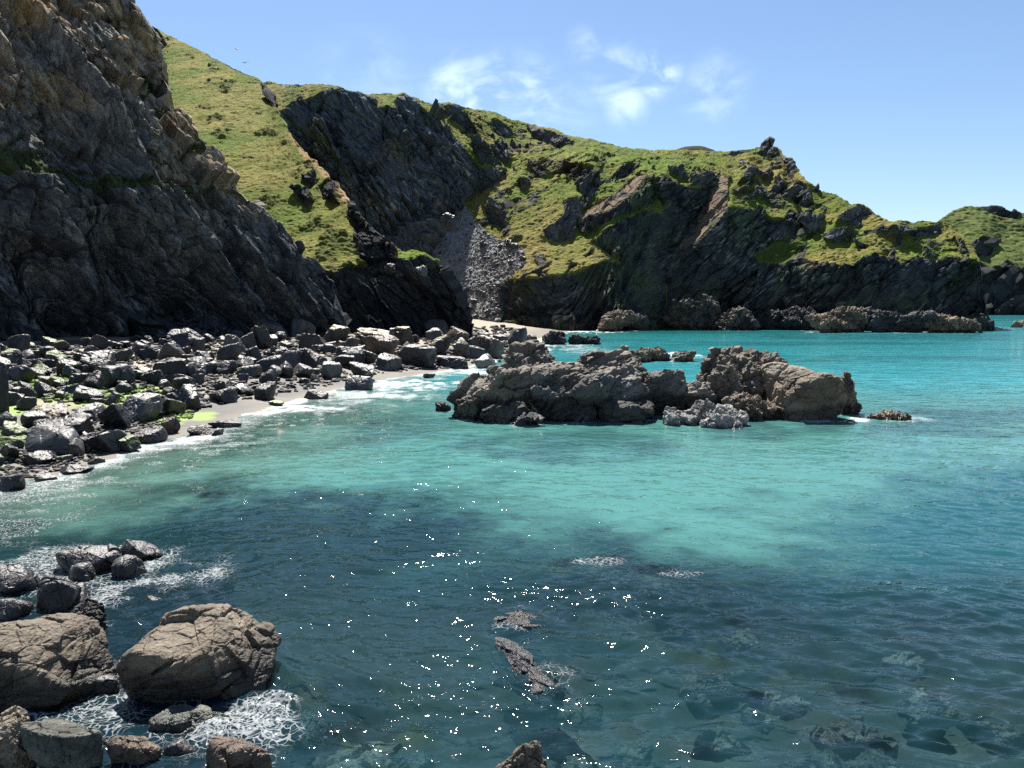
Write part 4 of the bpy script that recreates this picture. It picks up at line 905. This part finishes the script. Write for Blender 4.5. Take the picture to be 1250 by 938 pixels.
# --- the boulder beach ----------------------------------------------------------
BEACH = [
 ((-2,23,427,447),'dark','weed','dark boulder with a mossy cap at the picture edge below the cliff'), ((47,74,429,446),'green','weed','round boulder wholly furred in bright green weed'), ((4,34,446,467),'black',None,'black boulder below the mossy capped one by the picture edge'),
 ((31,58,445,460),'dark','weed','dark flat boulder dusted with weed next to the furry green one'), ((65,94,437,459),'dark',None,'dark boulder just past the furry green one'), ((92,137,429,458),'grey',None,'large sunlit grey slab leaning at the top of the beach'), ((108,150,446,474),'black',None,'big rounded black boulder in front of the leaning grey slab'),
 ((80,110,456,473),'black',None,'cube of black rock beside the big rounded black boulder'), ((85,119,472,492),'dark',None,'flat topped dark boulder just below the black cube'), ((27,78,493,510),'grey','rust','long flat pinkish boulder lying on bare sand'), ((76,119,494,516),'grey',None,'rough grey boulder next to the flat pinkish one'),
 ((114,154,492,524),'black',None,'tall black block with a sharp edge above the weedy sand'), ((125,182,481,515),'grey',None,'long grey slab sloping down behind the tall black block'), ((18,105,506,534),'black',None,'wide black slab propped behind the striped boulder'), ((22,96,519,554),'grey',None,'large striped grey boulder facing the sea, biggest in front of the weed'),
 ((96,150,524,554),'dark',None,'wet shining boulder next to the large striped one'), ((137,166,532,553),'black','weed','black pointed boulder tinged green at the foam edge'), ((158,195,522,541),'black',None,'flat black rock at the foam edge past the pointed one'), ((194,216,510,530),'brown',None,'reddish brown upright rock at the foam edge'),
 ((175,218,480,508),'black',None,'great black loaf shaped boulder standing on sand'), ((207,239,471,500),'black',None,'black boulder leaning against the loaf shaped one'), ((20,60,550,568),'black',None,'black boulder under the striped one at the water edge'), ((-6,18,541,563),'black',None,'black boulder at the water edge cut by the picture side'),
 ((62,103,565,580),'black',None,'low black rock sitting in the wash'), ((40,64,575,589),'dark',None,'small dark rock in the wash beside the low black one'), ((-6,23,579,601),'black',None,'lowest black boulder on the beach at the picture edge'), ((104,123,558,568),'black',None,'slim black rock alone in the wash'),
 ((61,83,556,565),'green','weed','flat weed covered stone at the foot of the striped boulder'), ((-8,9,451,504),'black',None,'tall black pillar boulder at the picture edge'), ((170,197,452,469),'black',None,'square black boulder in the thick of the beach'), ((185,218,420,444),'grey',None,'leaning grey slab under the dark cave'),
 ((198,240,403,425),'dark',None,'big smooth dark boulder lying in the cave shadow'), ((231,247,414,432),'grey',None,'egg shaped grey boulder in front of the cave'), ((265,299,404,432),'pale','rust','pale pinkish boulder beside the yellow capped one'), ((297,328,398,427),'dark','lichen','boulder with a flat bright yellow cap, nearest the cave'),
 ((289,312,406,427),'grey',None,'round grey boulder in front of the yellow capped one'), ((261,291,419,442),'grey',None,'tan grey boulder with a dark underside'), ((292,316,424,448),'black',None,'black wedge boulder below the yellow cap'), ((309,340,435,456),'dark',None,'dark roof shaped boulder next to the black wedge'),
 ((347,380,390,413),'grey',None,'tall grey boulder at the top of the beach by the cliff end'), ((366,396,426,454),'dark','rust','dark block with a rusty sunlit top'), ((341,368,429,452),'grey',None,'knobbly grey boulder beside the rusty topped block'), ((361,399,408,429),'grey',None,'broad grey boulder above the rusty topped block'),
 ((181,228,437,464),'black',None,'great dark whale backed boulder in the middle of the beach'), ((314,335,452,470),'dark',None,'small jagged dark boulder above the sandy gap'), ((260,285,441,458),'dark',None,'dark pointed stone under the tan grey boulder'), ((308,333,467,489),'black',None,'black upright block at the sandy gap'),
 ((251,285,474,493),'black',None,'shiny black double boulder on the sand'), ((269,291,466,480),'grey',None,'small roof shaped grey stone behind the shiny double boulder'), ((365,398,475,488),'dark',None,'low striped rock in the white wash'), ((225,257,519,533),'black',None,'cluster of black rock isolated in the wash'),
 ((251,291,512,523),'black',None,'ragged flat black rock in the foam beyond the cluster'), ((255,270,523,533),'black',None,'little black rock at the outer edge of the foam'), ((326,346,487,496),'green','weed','flat stone with a green cap on wet sand'),
 ((392,431,379,403),'dark',None,'dark sharp edged boulder against the black rock nose'), ((450,495,383,406),'grey',None,'grey pyramid boulder with one lit and one shaded face'), ((434,460,384,403),'grey',None,'grey boulder touching the pyramid'), ((385,427,397,422),'grey','lichen','large grey boulder with a yellow stained top below the dark edge'),
 ((432,477,401,419),'brown','olive','long orange topped slab below the pyramid'), ((475,504,400,422),'brown','lichen','boulder with a vivid yellow patch beside the orange slab'), ((508,549,390,412),'grey',None,'rough layered grey boulder under the black nose'), ((512,552,410,436),'dark','olive','big cube with a flat olive top and a dark front'),
 ((550,573,414,437),'brown','olive','brown block butted against the olive topped cube'), ((540,573,400,421),'tan','rust','ruddy brown boulder behind the cube'), ((580,615,411,437),'brown','olive','tilted brown boulder at the far end of the beach'), ((601,619,408,425),'blue',None,'upright blue grey slab at the far end of the beach'),
 ((620,644,401,426),'grey',None,'rounded grey rock heap closest to the small sand beach'), ((441,485,411,438),'tan','rust','sunlit tan boulder with a sloping face'), ((464,531,421,448),'grey',None,'wide low grey boulder at the water end of the pile'), ((408,443,421,444),'grey',None,'rough grey boulder under the tan one'),
 ((454,487,432,453),'grey',None,'grey boulder dipping to the surf'), ((418,453,458,477),'blue',None,'lone blue grey slab tilted in the white surf'), ((424,456,443,463),'dark',None,'dark boulder just above the lone blue grey slab'), ((501,531,434,448),'grey',None,'grey stone at the lip of the surf'),
 ((530,571,435,450),'dark',None,'low dark reef in the surf below the cube'), ((578,605,433,450),'pale',None,'pale stone in shallow water near the islet'), ((516,531,456,462),'black',None,'tiny black rock awash in the shallows'), ((598,604,449,458),'black',None,'thin dark spike standing in the shallows'),
 ((401,433,434,449),'dark',None,'dark boulder low on the beach beside the rough grey one'),
]
BG = 'boulders on the boulder beach'
for i, (bx, kd, tp, lb) in enumerate(BEACH):
    wpx = bx[1]-bx[0]; wy = bx[3]
    rk_wet = 'wash' in lb or 'surf' in lb or 'shallows' in lb
    rock('boulder', bx, kd, lb, 'boulder', BG, seed=200+i, level=5 if wpx > 25 else 4, depth=random.Random(i).uniform(.75, 1.05), sharp=9 if bx[0] > 575 else [16, 26, 10][i % 3], planes=[7, 9, 8][i % 3], amp=.13, top=tp, wet=.35 if rk_wet else None, sink=.35, bands=6 if 'striped' in lb else None, flat=.5 if ('slab' in lb or 'flat' in lb) else .1, foam=.6 if rk_wet else None, tilt=((random.Random(i+9).uniform(-.35, .35), random.Random(i+19).uniform(-.2, .3)) if i % 2 else None))
# the crowd of lesser boulders between them
FIELD = [(-20,428),(100,422),(190,412),(300,404),(390,392),(520,398),(575,396),(640,402),(650,420),(610,438),(540,447),(470,452),(400,468),(345,478),(300,484),(250,494),(200,508),(160,525),(110,548),(60,566),(-20,580)]
rr = random.Random(99); placed = [((b[0]+b[1])/2, b[3]-4, (b[1]-b[0])/2) for b, *_ in BEACH]
ZONES = [(lambda x: x < 230, 'one of the smaller dark boulders crowded below the big cliff', 'smaller boulders below the big cliff'), (lambda x: x < 400, 'one of the smaller grey boulders crowded in the middle of the beach', 'smaller boulders in the middle of the beach'), (lambda x: True, 'one of the smaller grey brown boulders piled by the black rock nose', 'smaller boulders by the black rock nose')]
cnt = 0; tries = 0
while cnt < 212 and tries < 20000:
    tries += 1
    x = rr.uniform(-20, 650); y = rr.uniform(390, 582)
    if not inpoly(np.array([x]), np.array([y]), FIELD)[0]: continue
    w = rr.choice([12, 14, 16, 19, 22, 26, 30]); h = w*rr.uniform(.5, .8)
    if any((x-a)**2+((y-b)*1.9)**2 < (.5*(w/2+c))**2 for a, b, c in placed): continue
    if x > 570 and y < 414: continue
    if x < 160 and 495 < y < 520 and rr.random() < .6: continue
    placed.append((x, y, w/2)); cnt += 1
    z = next(z for z in ZONES if z[0](x))
    kd = rr.choice(['black', 'dark', 'dark', 'dark', 'grey']) if x < 230 else rr.choice(['black', 'dark', 'grey', 'grey', 'dark', 'pale']) if x < 400 else rr.choice(['dark', 'grey', 'grey', 'pale', 'brown', 'tan'])
    rock('boulder', (x-w/2, x+w/2, y-h, y), kd, z[1], 'boulder', z[2], seed=400+cnt, level=4, depth=rr.uniform(.7, 1.1), sharp=rr.choice([9, 14, 24]), planes=rr.choice([6, 8, 9]), amp=.12, top='weed' if (x < 190 and rr.random() < .26) else None, sink=.35, flat=rr.choice([0, .2, .5]), tilt=(rr.uniform(-.5, .5), rr.uniform(-.3, .4)))
# cobbles that nobody could count, one mesh
def rubble(name, pts, label, cat, mat, seed):
    Vs, Fs, Cs, off = [], [], [], 0; r_ = random.Random(seed)
    protos = [lump(seed*7+k, 2, 9, 18) for k in range(8)]
    for (p, s, kd) in pts:
        V, F = protos[r_.randrange(8)]; a = r_.uniform(0, 6.28); ca, sa = math.cos(a), math.sin(a)
        V = V*np.array([s*r_.uniform(.8, 1.3), s*r_.uniform(.6, 1), s*r_.uniform(.4, .8)])*.5
        V = V@np.array([[ca, sa, 0], [-sa, ca, 0], [0, 0, 1]])+p
        b = np.array(KIND['dark' if kd == 'weed' else kd][r_.randrange(3)])*r_.uniform(.8, 1.25)*(.30 if name == 'beach_cobbles' else .5)
        if kd == 'weed': b = np.array([.10, .17, .016])*r_.uniform(.7, 1.2)
        Vs.append(V); Fs.append(F+off); Cs.append(np.tile(b, (len(V), 1))); off += len(V)
    o = mesh_np(name, np.concatenate(Vs), np.concatenate(Fs), mat, np.clip(np.concatenate(Cs), 0, .6)); tag(o, label, cat, kind='stuff'); return o
pts = []
while len(pts) < 5200:
    x = rr.uniform(-20, 660); y = rr.uniform(386, 590)
    if not (inpoly(np.array([x]), np.array([y-(14 if x < 235 else 4)]), FIELD)[0] or inpoly(np.array([x]), np.array([y]), FIELD)[0]): continue
    if x < 110 and 492 < y < 520 and rr.random() < .8: continue
    p, g = hit_ground(x, y)
    s = p[1]/FOC*rr.choice([4, 5, 6, 7, 8])
    pts.append((np.array([p[0], p[1], g+s*.1]), s, 'weed' if (sum(w_[4]*math.exp(-((x-w_[0])/w_[2])**2-((y-w_[1])/w_[3])**2) for w_ in WEED) > rr.uniform(.35, 1.1)) else rr.choice(['black', 'dark', 'dark', 'grey'] if x < 250 else ['dark', 'grey', 'grey', 'pale', 'tan'])))
rubble('beach_cobbles', pts, 'loose cobbles filling the gaps between the boulders of the beach', 'cobbles', M_COBBLE, 5)

# --- blocks that came down the grey scree --------------------------------------
sel = np.argwhere((HEAD_SC > .6) & (HEAD_ROCK < .4)); r2 = np.random.default_rng(8)
scree_pts = []; big_n = 0
wgt = np.clip(.15+sstep(560, 610, HEAD_PX[sel[:, 0], sel[:, 1]])*1.0+sstep(330, 390, HEAD_PY[sel[:, 0], sel[:, 1]])*.9, .05, 2); wgt /= wgt.sum()
for k in r2.choice(len(sel), 620, replace=False, p=wgt):
    i, j = sel[k]; p = HEAD_V[i, j]; x, y = HEAD_PX[i, j], HEAD_PY[i, j]
    s = float(r2.choice([.4, .5, .7, .9, 1.2])); kd = str(r2.choice(['dark', 'grey', 'dark', 'grey', 'grey']))
    if big_n < 46 and (x > 585 or y > 350) and r2.random() < .25:
        big_n += 1; s = float(r2.uniform(1.4, 2.8))
        V, F = lump(900+big_n, 3, 10, 16); V = V*np.array([s, s*.9, s*.7])*.5; V = break_up(V, F, big_n, s, .4); N_ = vnormals(V, F)
        o = mesh_np('fallen_block', V, F, M_BOULDER, rock_colour(V, N_, kd, big_n, s)); o.location = p+np.array([0, 0, s*.15]); tag(o, 'one of the larger blocks fallen down the grey scree chute', 'rock', 'blocks on the scree')
    else: scree_pts.append((p+np.array([0, 0, s*.1]), s, kd))
rubble('scree_rubble', scree_pts, 'small stones strewn over the grey scree chute', 'rubble', M_COBBLE, 6)
rock('fallen_block', (538,556,261,277), 'dark', 'single great dark block perched at the top of the scree chute', 'rock', 'blocks on the scree', seed=951, level=4, Y=246, amp=.4)
for i, (bx, lb) in enumerate([((481,496,316,328), 'grey block at the upper end of the heap on the black nose'), ((492,508,318,330), 'grey block in the middle of the heap on the black nose'), ((478,494,327,338), 'dark block at the lower end of the heap on the black nose'), ((496,512,327,337), 'flat tan block at the outer end of the heap on the black nose'), ((506,521,325,335), 'outermost pale block of the heap on the black nose'), ((468,482,322,332), 'innermost grey block of the heap on the black nose')]):
    rock('fallen_block', bx, ['dark', 'grey', 'dark', 'brown', 'grey', 'dark'][i], lb, 'rock', 'blocks heaped on the black nose', seed=960+i, level=4, Y=144-.6*i, amp=.4)

# --- two gulls over the ridge ----------------------------------------------------
def gull(px_, py_, Y, yaw, bank, label):
    bm = bmesh.new(); c = P(px_, py_, Y)
    prof = [(-.30, .005, .0), (-.22, .05, .0), (-.05, .075, 0), (.10, .06, .01), (.18, .045, .03), (.24, .04, .035), (.28, .012, .03), (.33, .003, .022)]
    ring = []
    for (x, r, z) in prof: ring.append([bm.verts.new((x, r*math.cos(a), z+r*math.sin(a))) for a in [k*math.pi/4 for k in range(8)]])
    for a, b in zip(ring, ring[1:]):
        for k in range(8): bm.faces.new((a[k], a[(k+1) % 8], b[(k+1) % 8], b[k]))
    bm.faces.new(ring[0]); bm.faces.new(ring[-1][::-1])
    for s in (-1, 1):
        w = [(.10, .05, .03), (.14, .32, .13), (.02, .68, .06)]; tr_ = [(-.08, .05, .03), (-.06, .32, .12), (-.08, .66, .05)]
        for dz in (0, -.012):
            f = [bm.verts.new((x, s*y, z+dz)) for x, y, z in w]; g = [bm.verts.new((x, s*y, z+dz)) for x, y, z in tr_]
            for k in range(2): bm.faces.new((f[k], f[k+1], g[k+1], g[k]))
    for dz in (.01, -.01):
        q = [bm.verts.new(v) for v in ((-.26, .04, dz), (-.44, .09, dz), (-.44, -.09, dz), (-.26, -.04, dz))]; bm.faces.new(q)
    me = bpy.data.meshes.new('gull'); bm.to_mesh(me); bm.free()
    m = bpy.data.materials.get('gull_feather') or new_mat('gull_feather')
    if not m.node_tree.nodes:
        t = NT(m); o_ = t.add('ShaderNodeOutputMaterial'); b_ = t.add('ShaderNodeBsdfPrincipled'); b_.inputs['Base Color'].default_value = (.12, .12, .13, 1); b_.inputs['Roughness'].default_value = .7; t.link(b_.outputs[0], o_.inputs[0])
    me.materials.append(m); o = bpy.data.objects.new('gull', me); COL.objects.link(o); o.location = c; o.rotation_euler = (bank, 0, yaw); o.scale = (1.5,)*3
    tag(o, label, 'bird')
gull(289, 60, 190, .6, .3, 'tiny dark gull gliding above the turf ridge, the higher of two')
gull(299, 77, 190, 2.2, -.25, 'tiny dark gull gliding above the turf ridge, the lower of two')
make_sea(FOAM)
